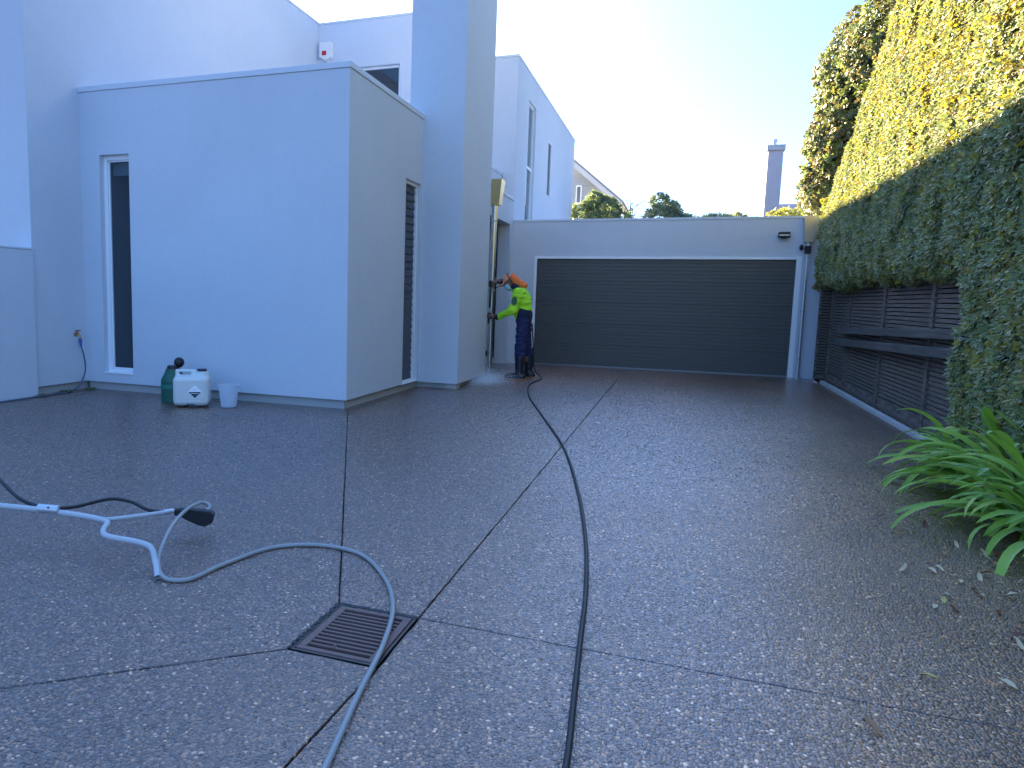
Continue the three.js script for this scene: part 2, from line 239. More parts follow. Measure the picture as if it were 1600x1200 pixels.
// drain grate
{
  const t = thing('drain_grate', 'rusty cast iron square drain grate set in the driveway under the grey hose', 'drain grate', [(GR.x0 + GR.x1) / 2, 0, (GR.z0 + GR.z1) / 2]);
  const w = (GR.x1 - GR.x0) / 2 - .006, d = (GR.z1 - GR.z0) / 2 - .006, f = .032, o = .012;
  mesh('pit', [box(-w, w, -.26, -.25, -d, d), box(-w, -w + .01, -.25, -.03, -d, d), box(w - .01, w, -.25, -.03, -d, d), box(-w + .01, w - .01, -.25, -.03, -d, -d + .01), box(-w + .01, w - .01, -.25, -.03, d - .01, d)], M.groove, t);
  mesh('rim', [box(-w, w, -.03, .001, -d, -d + o, .002), box(-w, w, -.03, .001, d - o, d, .002), box(-w, -w + o, -.03, .0005, -d + o, d - o, .002), box(w - o, w, -.03, .0005, -d + o, d - o, .002)], M.steelDull.clone(), t).material.color.setRGB(.1, .09, .09);
  const W = w - o - .004, D = d - o - .004;
  mesh('frame', [box(-W, W, -.028, .004, -D, -D + f * .7, .003), box(-W, W, -.028, .004, D - f * .7, D, .003), box(-W, -W + f, -.028, .0035, -D + f * .7, D - f * .7, .003), box(W - f, W, -.028, .0035, -D + f * .7, D - f * .7, .003)], M.castIron, t);
  const n = 11, z0 = -D + f * .7, z1 = D - f * .7, p = (z1 - z0) / (n + 1);
  const bg = box(-W + f, W - f, -.011, .003, -.0056, .0056, .0025);
  for (let i = 1; i <= n; i++) mesh('bar', bg, M.castIron, t).position.z = z0 + p * i;
  // black sealant smeared round the rim
  const r = rng(5), blobs = []; for (let i = 0; i < 230; i++) { const s = Math.floor(r() * 3), u = r() * 2 - 1, x = s === 0 ? u * w : s === 1 ? -w - .006 : u * w, z = s === 1 ? u * d : -d - .006; const g = new THREE.IcosahedronGeometry(.004 + .009 * r() * r(), 1); g.scale(1.3, .35, 1); g.translate(x + (r() - .5) * .012, .001, z + (r() - .5) * .018); blobs.push(g); }
  mesh('sealant', blobs, M.black, t);
  const tw = mesh('twig', [tube([[-.03, .006, .125], [-.02, .014, .15], [-.005, .006, .165]], .0018, 10, 5), tube([[-.02, .014, .15], [-.028, .012, .168]], .0015, 6, 5)], std([.3, .2, .15], .8)); tw.position.copy(t.position); tag(tw, 'small dry twig lying on the bars of the drain grate', 'twig');
}

// ------------------------------------------------------------------ house
const house = thing('house', 'pale rendered modern house with flat parapets and slit windows on the left of the driveway', 'house');
const XW = -3.672, ZW = -7.709, XM = -7.6, ZM = -14.35, ZU = -15.18, WT = 3.915;
function part(name, geo, m, parent = house) { return mesh(name, geo, m, parent); }
// wing with its window openings and the entrance alcove cut out
part('wall', cut(box(XM - .25, XW, .105, WT, -15.9, ZW, .008), [box(-7.287, -6.807, .23, 3.105, -8.9, ZW + 1), box(-4.4, XW + 1, .10, 2.985, -10.15, -9.54), box(-4.6, XW + 1, -1, 2.9, -14.95, -13.2)]), M.plaster);
part('parapet_cap', [box(XM, XW + .012, WT, WT + .068, -15.16, ZW + .012, .006)], M.capMetal);
part('plinth', [box(XM, XW - .05, -.1, .105, -13.2, ZW - .05), box(XM, XW - .05, -.1, .105, -15.17, -14.95)], M.concrete);
// chimney column
const PX0 = -3.892, PX1 = -3.055, PZ0 = -11.85, PZ1 = -10.22;
part('column', box(PX0, PX1, .075, 7.9, PZ0, PZ1, .008), M.plaster);
part('plinth', box(PX0, PX1 - .09, -.1, .075, PZ0 + .05, PZ1 - .06), M.concrete);
part('packer', box(PX1 - .2, PX1 - .02, 0, .073, PZ1 - .22, PZ1 - .02, .004), M.concrete);
// main block, its lower courtyard wall, upper wall and block above the garage
part('wall', box(-14, XM, .105, 7.06, -19.2, -6.88, .008), M.plaster);
part('parapet_cap', box(-14, XM + .012, 7.06, 7.11, -19.2, -6.868, .006), M.capMetal);
part('plinth', box(-14, XM - .05, -.1, .105, ZU, -6.93), M.concrete);
part('wall', cut(box(XM - .25, -5.2, 3.2, 7.03, -19, ZM, .006), [box(-6.647, -5.712, 4.8, 6.105, -16, ZM + 1)]), M.plaster);
part('parapet_cap', box(XM + .013, -5.19, 7.03, 7.08, -19, ZM + .012, .006), M.capMetal);
part('wall', cut(box(-5.6, -3.42, 2.6, 6.3, -23.5, ZU - .003, .008), [box(-4.6, -2, 3.12, 5.745, -17.2, -16.34), box(-4.2, -2, 4.02, 5.4, -19.46, -18.9)]), M.plaster);
part('parapet_cap', box(-5.19, -3.408, 6.3, 6.345, -23.51, ZU + .012, .006), M.capMetal);
// entrance wall between column and garage, with its ledge
part('wall', cut(box(XW - .1, -3.42, -.02, 3.40, ZU - .002, PZ0 - .003, .006), [box(-5, -2, -1, 2.9, -14.95, -13.2)]), M.plaster);
part('parapet_cap', box(XW + .004, -3.40, 3.40, 3.455, ZU + .013, PZ0 - .002, .005), M.capMetal);
part('entrance_door', box(-4.59, -4.53, .0, 2.4, -14.6, -13.4, .004), M.louvre);
// low courtyard wall in front of the main block
part('courtyard_wall', box(-7.8, -7.55, .0, 1.82, -6.86, 2, .008), M.plaster);
part('parapet_cap', box(-7.81, -7.542, 1.82, 1.845, -6.858, 2.01, .006), M.capMetal);

function windowUnit(face, a0, a1, y0, y1, at, depth, opts = {}) {
  // face 'z': opening in a wall that faces +z (a = x); face 'x': wall that faces +x (a = z)
  const w = part('window', box(0, .001, 0, .001, 0, .001), M.frame); w.geometry.dispose();
  const f = opts.f ?? .05, B = (u0, u1, v0, v1, d0, d1, r = .004) => face === 'z' ? box(u0, u1, v0, v1, at - d1, at - d0, r) : box(at - d1, at - d0, v0, v1, u0, u1, r);
  const parts = [B(a0, a1, y1 - f, y1, depth, depth + .06), B(a0, a1, y0, y0 + f, depth, depth + .06), B(a0, a0 + f, y0 + f, y1 - f, depth, depth + .059), B(a1 - f, a1, y0 + f, y1 - f, depth, depth + .059)];
  if (opts.stop) parts.push(B(a0 + f, a0 + f + .02, y0 + f, y1 - f, depth + .02, depth + .05), B(a0 + f, a1 - f, y0 + f, y0 + f + .02, depth + .02, depth + .049), B(a0 + f, a1 - f, y1 - f - .02, y1 - f, depth + .02, depth + .049));
  w.geometry = mergeGeometries(parts);
  mesh('sill', B(a0, a1, y0 + .001, y0 + .018, -.012, depth - .002), M.frame, w);
  if (opts.mullion) mesh('mullion', B(a0 + f, a1 - f, opts.mullion - .03, opts.mullion + .03, depth + .005, depth + .055), M.frame, w);
  if (!opts.noGlass) mesh('pane', B(a0 + f - .005, a1 - f + .005, y0 + f - .005, y1 - f + .005, depth + .034, depth + .037, 0), M.glass, w);
  const dd = opts.room ?? 1.1; // dim room behind
  const s = opts.noGlass ? .12 : .068;
  mesh('room_lining', [B(a0 + .004, a1 - .004, y0 + .004, y1 - .004, depth + dd, depth + dd + .01, 0), B(a0 + .003, a0 + .01, y0 + .01, y1 - .01, depth + s, depth + dd, 0), B(a1 - .01, a1 - .003, y0 + .01, y1 - .01, depth + s, depth + dd, 0), B(a0 + .01, a1 - .01, y0 + .003, y0 + .01, depth + s, depth + dd, 0), B(a0 + .01, a1 - .01, y1 - .01, y1 - .003, depth + s, depth + dd, 0)], M.dark, w);
  if (opts.blind) mesh('blind', B(a0 + f, a1 - f, opts.blind, y1 - f, depth + .1, depth + .11, 0), M.blind, w);
  if (opts.blades) {
    const n = opts.blades, p = (y1 - y0 - 2 * f) / n, bg = B(a0 + f + .002, a1 - f - .002, -p * .53, p * .53, -.004, .004, .003);
    for (let i = 0; i < n; i++) { const m = mesh('louvre_blade', bg, M.louvre, w); const c = V(0, y0 + f + p * (i + .5), 0); if (face === 'x') { bg.userData.done || (bg.translate(-at, 0, 0), bg.rotateZ(.16), bg.userData.done = 1); m.position.set(at - depth - .04, c.y, 0); } else m.position.set(0, c.y, -depth - .055); }
  }
  return w;
}
windowUnit('z', -7.287, -6.807, .23, 3.105, ZW, .07, { f: .06, stop: true, blind: 2.86 });
windowUnit('x', -10.15, -9.54, .10, 2.985, XW, .045, { f: .045, noGlass: true, blades: 26, room: .5 });
windowUnit('z', -6.647, -5.712, 4.8, 6.105, ZM, .07, { f: .05 });
windowUnit('x', -17.2, -16.34, 3.12, 5.745, -3.42, .05, { f: .05, mullion: 4.35 });
windowUnit('x', -19.46, -18.9, 4.02, 5.4, -3.42, .0, { f: .03, noGlass: true, blades: 16, room: .4 });

// ------------------------------------------------------------------ garage
const garage = thing('garage', 'pale rendered flat-roofed garage with wide charcoal sectional door', 'garage');
mesh('wall', cut(box(-3.9, 2.44, -.02, 2.965, -22, ZU + .003, .008), [box(-2.87, 1.975, -1, 2.205, -16, ZU + 1)]), M.plaster, garage);
mesh('parapet_cap', box(-3.40, 2.20, 2.965, 3.01, -22.01, ZU + .014, .006), M.capMetal, garage);
{
  const f = .062;
  mesh('door_frame', [box(-2.87 - f, -2.87, .0, 2.205 + f, ZU - .06, ZU + .018, .004), box(1.975, 1.975 + f * 1.5, .0, 2.205 + f, ZU - .06, ZU + .018, .004), box(-2.87, 1.975, 2.207, 2.205 + f * .8, ZU - .06, ZU + .0175, .004)], M.frame, garage);
  const door = mesh('garage_door', [box(-2.868, 1.973, .0, .03, ZU - .095, ZU - .03, .006)], std([.3, .31, .33], .5, { metalness: .6 }), garage);
  const np = 5, H = (2.2 - .032) / np, ribs = 6, zf = -.022;
  const poly = [[-.03, 0], [zf + .03 - .03, 0]]; const pr = [[zf - .03, .0], [zf - .004, .0], [zf, .004]];
  for (let i = 1; i < ribs; i++) { const y = H * i / ribs; pr.push([zf, y - .007], [zf - .004, y - .002], [zf - .004, y + .002], [zf, y + .007]); }
  pr.push([zf, H - .006], [zf - .004, H - .0022], [zf - .03, H - .0022]);
  const g = prism(pr, -2.866, 1.971);
  for (let i = 0; i < np; i++) { const m = mesh('panel', g, M.door, door); m.position.set(0, .032 + i * H, ZU); }
}
// lamp over the door, sensor and junction box by the downpipe
{
  const t = thing('wall_light', 'small black wall floodlight above the right end of the garage door', 'wall light', [1.725, 2.65, ZU]);
  mesh('back_plate', box(-.05, .05, -.05, .05, 0, .02, .004), M.black, t); mesh('arm', rod([0, 0, .02], [0, .0, .06], .016), M.black, t);
  mesh('housing', box(-.1, .1, -.045, .06, .055, .13, .012), M.black, t); mesh('lens', box(-.085, .085, -.012, .012, .128, .134, .003), std([.75, .76, .78], .3), t);
  const s = thing('motion_sensor', 'black round motion sensor left of the rain head box', 'sensor', [2.03, 2.43, ZU]);
  mesh('base', rod([0, 0, 0], [0, 0, .03], .03), M.black, s); mesh('head', new THREE.SphereGeometry(.045, 16, 12).scale(.8, 1.2, .8).translate(0, 0, .055), M.black, s);
}
function downpipe(label, x, z, y0, yh, hw, hh, r, dull) {
  const t = thing('downpipe', label, 'downpipe', [x, 0, z]), m = dull ? M.galv : M.steel, hm = dull ? M.headDull : M.head;
  mesh('pipe', [rod([0, y0, 0], [0, yh + .02, 0], r, r, 20)], m, t);
  const g = new THREE.CylinderGeometry(hw * .74, hw * .5, hh, 4, 1, true).rotateY(Math.PI / 4).translate(0, yh + hh / 2, 0), tp = new THREE.CylinderGeometry(hw * .70, hw * .47, hh - .004, 4, 1, true).rotateY(Math.PI / 4).translate(0, yh + hh / 2, 0);
  mesh('rain_head', [toCreasedNormals(g, .5), toCreasedNormals(tp, .5), new THREE.CylinderGeometry(hw * .5, hw * .5, .006, 4).rotateY(Math.PI / 4).translate(0, yh, 0)], hm, t);
  for (const y of [yh - .28, yh * .5, y0 + .35]) mesh('bracket', [rod([0, y - .014, 0], [0, y + .014, 0], r + .006, r + .006, 20), box(-.012, .012, y - .01, y + .01, -.09, -r)], M.steelDull, t);
  return t;
}
{
  const t = downpipe('stainless downpipe with square rain head beside the worker', -3.255, -12.93, .0, 3.03, .28, .44, .052);
  mesh('overflow', [rod([-.05, 3.36, .12], [-.05, 3.36, .135], .02)], M.black, t);
  const d = downpipe('slim steel downpipe at the right end of the garage', 2.13, ZU + .11, .02, 2.52, .2, .46, .03, true);
  mesh('foot', rod([0, 0, 0], [0, .03, 0], .055), M.paint, d); mesh('joint_box', box(-.05, .05, 2.31, 2.45, -.03, .06, .006), M.black, d);
}
// alarm siren box
{
  const t = thing('alarm_box', 'white alarm siren box with red lens high on the house wall', 'alarm box', [-7.38, 6.28, ZM]);
  mesh('case', new THREE.ExtrudeGeometry(new THREE.Shape([new THREE.Vector2(-.13, .08), new THREE.Vector2(0, 0), new THREE.Vector2(.13, .06), new THREE.Vector2(.13, .36), new THREE.Vector2(-.13, .36)]), { depth: .09, bevelEnabled: true, bevelSize: .008, bevelThickness: .008, bevelSegments: 2 }), std([.82, .8, .8], .4), t);
  mesh('lens', box(-.075, .03, .1, .19, .09, .108, .01), std([.55, .03, .03], .25), t);
}

// ------------------------------------------------------------------ fence, kerb, planted edge
{
  const t = thing('slat_fence', 'dark stained horizontal slat fence with posts and two heavy rails below the hedge', 'fence');
  const X = 2.53, Z0 = -14.55, Z1 = -6.9, r = rng(17), posts = [-14.5, -13.05, -11.0, -9.05, -7.1], pitch = .0505, ns = 31;
  for (const z of posts) mesh('post', box(X - .035, X + .03, 0, 1.82, z - .05, z + .05, .004), M.fence, t);
  const vars = [];
  for (let p = 0; p < posts.length - 1; p++) {
    const a = posts[p] + .052, b = posts[p + 1] - .052, gs = [0, 1].map(() => { const g = box(X - .012, X + .012, 0, .04, a, b, .002); const uv = g.attributes.uv, o = r() * 3; for (let i = 0; i < uv.count; i++) uv.setXY(i, uv.getX(i) * .45 + o, uv.getY(i) * 4 + o); return g; });
    for (let i = 0; i < ns; i++) { const m = mesh('slat', gs[i % 2], M.fence, t); m.position.set((r() - .5) * .004, .205 + i * pitch + (r() - .5) * .003, 0); }
    mesh('base_board', box(X - .022, X + .005, .0, .19, a, b, .003), M.fence, t);
  }
  for (const [y, x] of [[.985, .085], [.80, .10]]) { // heavy rails, dropping slightly towards the garage
    const L = 6.6, g = box(-.04, .04, -.05, .05, -L / 2, L / 2, .004), uvr = g.attributes.uv; for (let i = 0; i < uvr.count; i++) uvr.setXY(i, uvr.getX(i) * .3 + y * 3, uvr.getY(i) * 3); const m = mesh('rail', g, M.fenceRail, t); m.position.set(X - x, y + .08, -10.1); m.rotation.x = -.027;
  }
  const e = thing('slatted_screen', 'narrow dark slatted screen between the garage corner and the fence', 'screen', [2.47, 0, -14.66]);
  mesh('frame', [box(-.14, -.10, .05, 1.74, -.02, .02, .003), box(.08, .12, .05, 1.74, -.02, .02, .003), box(-.10, .08, 1.68, 1.739, -.02, .02, .003), box(-.10, .08, .051, .14, -.02, .02, .003)], M.fence, e);
  mesh('added_dark_backing', box(-.099, .079, .06, 1.68, -.06, -.05), M.soil, e); const sg = box(-.10, .08, 0, .038, -.008, .008, .002); for (let i = 0; i < 29; i++) mesh('slat', sg, M.fence, e).position.y = .155 + i * .0525;  // dark sheet added behind the slats so their gaps read as shade
}
{
  const kerb = new THREE.Group(); kerb.name = 'kerb'; scene.add(kerb); tag(kerb, 'low pale concrete edging along the foot of the fence', null, null, 'structure');
  const r = rng(8); let z = -14.4; while (z < -6.6) { const L = .9 + r() * .5; mesh('edging_block', box(KX - .0, KX + .065, -.12, .045 + .012 * r(), z, z + L - .006, .012), M.concrete, kerb); z += L; }
  tag(mesh('planting_bed', [boxUV(new THREE.BoxGeometry(3, .3, 24, 1, 1, 1).translate(KX + 1.6, -.13, -3.9))], M.soil), 'dark soil bed under hedge and fence', null, null, 'structure');
}

// ------------------------------------------------------------------ foliage
function leafCluster(n, len, wid, seed, spread = 1) {
  const r = rng(seed), out = [];
  for (let i = 0; i < n; i++) {
    const L = len * (.7 + .5 * r()), W = wid * (.75 + .5 * r()), P = [0, 0, 0, -W / 2, L * .45, .12 * W, 0, L * .45, -.1 * W, W / 2, L * .45, .12 * W, -W * .32, L * .78, .02 * W, W * .32, L * .78, .02 * W, 0, L, -.12 * W, 0, L * .78, -.1 * W];
    const g = new THREE.BufferGeometry(); g.setAttribute('position', new THREE.Float32BufferAttribute(P, 3)); g.setIndex([0, 2, 1, 0, 3, 2, 1, 2, 7, 1, 7, 4, 2, 3, 5, 2, 5, 7, 4, 7, 6, 7, 5, 6]); g.setAttribute('uv', new THREE.Float32BufferAttribute(new Float32Array(16), 2));
    const tilt = (.85 + .7 * r()) * spread, az = i / n * 6.283 + r() * .8; g.rotateY(r() * 1.2 - .6); g.rotateX(tilt); g.rotateY(az); g.translate((r() - .5) * len * .5, (r() - .4) * len * .5, (r() - .5) * len * .5); g.computeVertexNormals(); out.push(g);
  }
  return mergeGeometries(out);
}
const leafMat = (extra = {}) => phy([1, 1, 1], .92, { side: THREE.DoubleSide, transmission: .5, thickness: 0, ior: 1.5, clearcoat: .75, clearcoatRoughness: .3, ...extra });
function foliage(pts, geo, mat, parent, name = 'foliage') {
  const im = new THREE.InstancedMesh(geo, mat, pts.length), q = new THREE.Quaternion(), q2 = new THREE.Quaternion(), m = new THREE.Matrix4(), up = V(0, 1, 0);
  pts.forEach((p, i) => { q.setFromUnitVectors(up, p.n.normalize()); q2.setFromAxisAngle(up, p.a); q.multiply(q2); m.compose(p.p, q, V(p.s, p.s, p.s)); im.setMatrixAt(i, m); im.setColorAt(i, p.c); });
  im.name = name; im.castShadow = im.receiveShadow = true; im.userData.kind = 'stuff'; parent.add(im); return im;
}
const hedgeTop = z => lerp(3.3, 6.1, sstep(-15.4, -9.0, z)) + sstep(-9.5, -6, z) * 1.2, hedgeBot = z => z < -7.55 ? 1.61 + .13 * noise(z * 2.3, 3) : .05;
{
  const t = thing('clipped_hedge', 'tall clipped small-leaved hedge overhanging the dark slat fence', 'hedge'), r = rng(77), pts = [], FX = 2.27;
  const face = (y, z) => { const b = y - hedgeBot(z), tp = hedgeTop(z) - y, rb = z < -7.6 ? .3 : .01, rt = .6; let x = FX + .11 * (fbm(y * 1.1, z * 1.1, 2) - .5) + .07 * (noise(y * 4, z * 4, 9) - .5); if (b < rb) x += .22 * (1 - Math.sqrt(1 - (1 - clamp(b / rb)) ** 2)); if (tp < rt) x += .5 * (1 - Math.sqrt(1 - (1 - clamp(tp / rt)) ** 2)); return x; };
  const add = (p, n, s) => {
    const q = r(), b = .7 + .6 * r(), w = fbm(p.y * .8 + 3, p.z * .8, 6), c = q < .03 ? lin(.38 * b, .26 * b, .05 * b) : q < .35 + .6 * (w - .5) ? lin(.34 * b, .30 * b, .03 * b) : lin(.235 * b, .295 * b, .09 * b);
    pts.push({ p, n: n.add(V((r() - .5) * .8, (r() - .5) * .8, (r() - .5) * .8)), a: r() * 6.28, s, c });
  };
  for (let i = 0; i < 84000; i++) { const z = -14.75 + 10.75 * r(), y0 = hedgeBot(z), y1 = hedgeTop(z), y = y0 + (y1 - y0) * r(), x = face(y, z) + r() * r() * .18; add(V(x, y, z), V(-1, .25, .15), .75 + .5 * r()); }
  for (let i = 0; i < 5000; i++) { const z = -14.7 + 7.1 * r(), x = FX + .05 + .8 * r(); add(V(x, hedgeBot(z) + .02 + .22 * r(), z), V(-.3, -1, .2), .7 + .5 * r()); }
  for (let i = 0; i < 7000; i++) { const z = -14.75 + 10.75 * r(), x = FX + .4 + 1.3 * r(); add(V(x, hedgeTop(z) - .15 * r() + .1 * noise(x * 3, z * 3), z), V(-.3, 1, 0), .8 + .5 * r()); }
  for (let i = 0; i < 1500; i++) { const x = FX + 1.5 * r() - .02, y = 1.66 + r() * 1.6; add(V(x, y, -14.74 - .12 * r()), V(-.4, 0, -1), .8 + .4 * r()); }
  foliage(pts, leafCluster(8, .047, .027, 4), leafMat(), t);
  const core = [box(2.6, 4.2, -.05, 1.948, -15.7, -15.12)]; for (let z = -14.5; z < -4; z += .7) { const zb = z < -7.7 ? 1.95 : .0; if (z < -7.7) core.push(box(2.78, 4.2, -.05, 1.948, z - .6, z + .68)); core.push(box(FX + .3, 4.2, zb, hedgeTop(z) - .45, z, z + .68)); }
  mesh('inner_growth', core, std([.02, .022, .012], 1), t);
  const st = []; for (let i = 0; i < 26; i++) { const z = -14.3 + i * .42, a = .2 * (r() - .5); st.push(rod([2.85 + .2 * r(), -.1, z], [2.75 + .3 * r(), 2.3, z + a], .035, .02, 7)); }
  mesh('stem', st, std([.08, .06, .045], .9), t);
}
function crown(t, blobs, n, geo, mat, col, seed, sz = 1) {
  const r = rng(seed), pts = [], tot = blobs.reduce((s, b) => s + b[3] * b[4], 0);
  for (const b of blobs) for (let i = 0, m = Math.round(n * b[3] * b[4] / tot); i < m; i++) {
    const u = r() * 2 - 1, a = r() * 6.283, s = Math.sqrt(1 - u * u), d = V(s * Math.cos(a), u, s * Math.sin(a)), k = (.78 + .5 * (fbm(d.x * 2.3 + seed, d.y * 2.3, d.z * 2.3) - .35)) * (1 - .35 * r() * r());
    const p = V(b[0] + d.x * b[3] * k, b[1] + d.y * b[4] * k, b[2] + d.z * (b[5] ?? b[3]) * k);
    pts.push({ p, n: d.add(V((r() - .5), (r() - .5) + .3, (r() - .5))), a: r() * 6.28, s: sz * (.75 + .5 * r()), c: col(r, p) });
  }
  return foliage(pts, geo, mat, t, 'crown');
}
const broad = leafCluster(8, .068, .036, 9), big = leafCluster(9, .12, .042, 19, .8);
{
  const t = thing('hedge_tree', 'tall bushy olive-green tree rising behind the far end of the clipped hedge', 'tree');
  crown(t, [[3.35, 4.4, -15.6, 1.55, 1.6], [3.7, 5.5, -14.6, 1.6, 1.5], [3.3, 5.6, -15.6, 1.4, 1.3], [4.4, 6.6, -12.6, 1.8, 1.5], [3.0, 3.6, -15.9, 1.15, 1.0], [4.4, 7.0, -10.2, 1.8, 1.6]], 34000, broad, leafMat(), (r) => { const b = .6 + .7 * r(), q = r(); return q < .3 ? lin(.24 * b, .2 * b, .05 * b) : lin(.2 * b, .26 * b, .06 * b); }, 31);
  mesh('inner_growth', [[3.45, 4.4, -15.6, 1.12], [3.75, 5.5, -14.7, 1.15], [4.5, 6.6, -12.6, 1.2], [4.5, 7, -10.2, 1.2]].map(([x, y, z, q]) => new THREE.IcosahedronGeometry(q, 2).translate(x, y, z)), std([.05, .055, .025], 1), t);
  mesh('trunk', [rod([3.6, -.3, -15.3], [3.6, 3.6, -15.4], .13, .09), rod([3.6, 3.4, -15.4], [3.4, 5.2, -15.6], .08, .03), rod([3.6, 3.4, -15.4], [3.9, 5.8, -14.6], .07, .03)], std([.09, .07, .05], .9), t);
}
function shrub(label, blobs, n, col, seed, trunk, geo = big, sz = 1) {
  const t = thing('shrub', label, 'shrub'); crown(t, blobs, n, geo, leafMat(), col, seed, sz);
  mesh('trunk', trunk.map(([a, b, r0, r1]) => rod(a, b, r0, r1, 7)), std([.1, .08, .06], .9), t); return t;
}
const green = (g) => r => { const b = .7 + .6 * r(); return lin(g[0] * b, g[1] * b, g[2] * b); };
shrub('leafy green shrub showing above the garage parapet beside the house', [[-2.45, 4.05, -24, .6, .7], [-2.75, 4.35, -24, .4, .5], [-3.2, 3.9, -24, .6, .6], [-1.9, 3.7, -24, .5, .5]], 1100, green([.19, .25, .09]), 3, [[[-2.5, -.3, -24], [-2.5, 3.7, -24], .08, .04], [[-2.5, 2.6, -24], [-3, 3.8, -24], .04, .02], [[-2.5, 2.6, -24], [-1.9, 3.8, -24], .04, .02]]);
shrub('dark green shrub in the middle above the garage parapet', [[-.75, 4.1, -26, .65, .55], [-.1, 3.9, -26, .5, .45], [-.85, 4.7, -26, .3, .32], [-.45, 4.4, -26, .35, .35]], 800, green([.2, .26, .13]), 5, [[[-.7, -.3, -26], [-.7, 4, -26], .08, .04], [[-.7, 2.6, -26], [-.1, 3.9, -26], .04, .02]]);
shrub('low grey-green shrub tips just over the garage parapet', [[.9, 3.62, -24, .9, .45], [1.5, 3.7, -24, .3, .4]], 450, green([.3, .33, .14]), 7, [[[.9, -.3, -24], [.9, 3.5, -24], .07, .04]]);
shrub('bright yellow-green shrub in front of the neighbouring grey roof', [[2.45, 3.35, -20.6, .75, .5], [3.2, 3.4, -20.6, .6, .55]], 800, green([.36, .36, .05]), 9, [[[2.6, -.3, -20.6], [2.6, 3.3, -20.6], .06, .03]], broad, 1.1);
{
  const t = thing('bare_sapling', 'thin sapling with drooping twigs above the garage parapet', 'sapling', [-1.75, 0, -25]);
  mesh('trunk', rod([0, -.3, 0], [0, 4.2, 0], .05, .02, 6), std([.2, .17, .14], .9), t);
  const r = rng(4), w = []; for (let i = 0; i < 14; i++) { const a = r() * 6.28, l = .35 + .5 * r(), y = 4.0 + .6 * r(); w.push(tube([[0, y - .3, 0], [Math.cos(a) * l * .5, y + .25 * r(), Math.sin(a) * l * .5], [Math.cos(a) * l, y - .1 * r(), Math.sin(a) * l]], .012, 8, 5)); }
  mesh('twig', w, std([.22, .2, .16], .9), t);
}
// ------------------------------------------------------------------ neighbouring houses
{
  const t = thing('weatherboard_house', 'white weatherboard house with gable eave seen past the end of the house', 'house');
  const boards = []; for (let y = 3; y < 7.4; y += .17) boards.push(prism([[-33.05, y], [-32.99, y], [-33.02, y + .17], [-33.05, y + .17]], -8.5, -3.0 - Math.max(0, y - 5.6) * 1.05));
  mesh('weatherboard', boards, std([.36, .4, .47], .6), t); mesh('wall', box(-8.5, -3.1, -.3, 5.6, -39, -33.06), std([.7, .7, .7], .7), t);
  const d = V(-5.2, 7.75, 0).sub(V(-2.6, 5.55, 0)), L = d.length(), a = Math.atan2(-d.y, -d.x);
  const roof = mesh('roof', box(-L / 2 - .3, L / 2, -.05, .05, -3.4, 3.4), std([.2, .21, .23], .6), t); roof.position.set(-3.9, 6.70, -35.9); roof.rotation.z = a;
  const fas = mesh('fascia', box(-L / 2 - .3, L / 2, -.2, .0, -.03, .03), std([.5, .52, .55], .5), t); fas.position.set(-3.9, 6.66, -32.5); fas.rotation.z = a;
  const w = mesh('window', box(-4.25, -3.75, 5.2, 5.95, -32.99, -32.93), M.frame, t); mesh('pane', box(-4.2, -3.8, 5.26, 5.9, -32.93, -32.92), std([.12, .15, .17], .15), w);
  const w2 = mesh('window', box(-4.65, -4.4, 5.6, 6.4, -32.99, -32.93), M.frame, t); mesh('pane', box(-4.6, -4.45, 5.66, 6.34, -32.93, -32.92), std([.12, .15, .17], .15), w2);
}
{
  const t = thing('grey_roofed_house', 'neighbouring house with dark roof and tall grey chimney behind the garage', 'house');
  mesh('wall', box(2.3, 9, -.3, 4.1, -34, -27.4), std([.55, .56, .58], .8), t);
  const roof = mesh('roof', prism([[-27.1, 4.0], [-27.1, 4.12], [-29.5, 5.0], [-34, 4.2], [-34, 4.0]], 2.62, 9.4), std([.2, .2, .23], .7), t);
  const ch = mesh('chimney', box(2.405, 2.86, -.3, 6.42, -27.5, -26.95, .01), std([.5, .47, .5], .85), t);
  mesh('chimney_cap', box(2.36, 2.91, 6.42, 6.6, -27.55, -26.9, .015), std([.5, .48, .5], .8), ch); mesh('flue', [rod([2.6, 6.6, -27.2], [2.6, 6.72, -27.2], .06, .05), rod([2.6, 6.72, -27.2], [2.6, 6.82, -27.2], .08, .075)], M.galv, ch);
  mesh('gutter', tube([[2.62, 4.08, -27.02], [5, 4.08, -27.02], [9.4, 4.08, -27.02]], .06, 8, 8), M.frame, t);
}

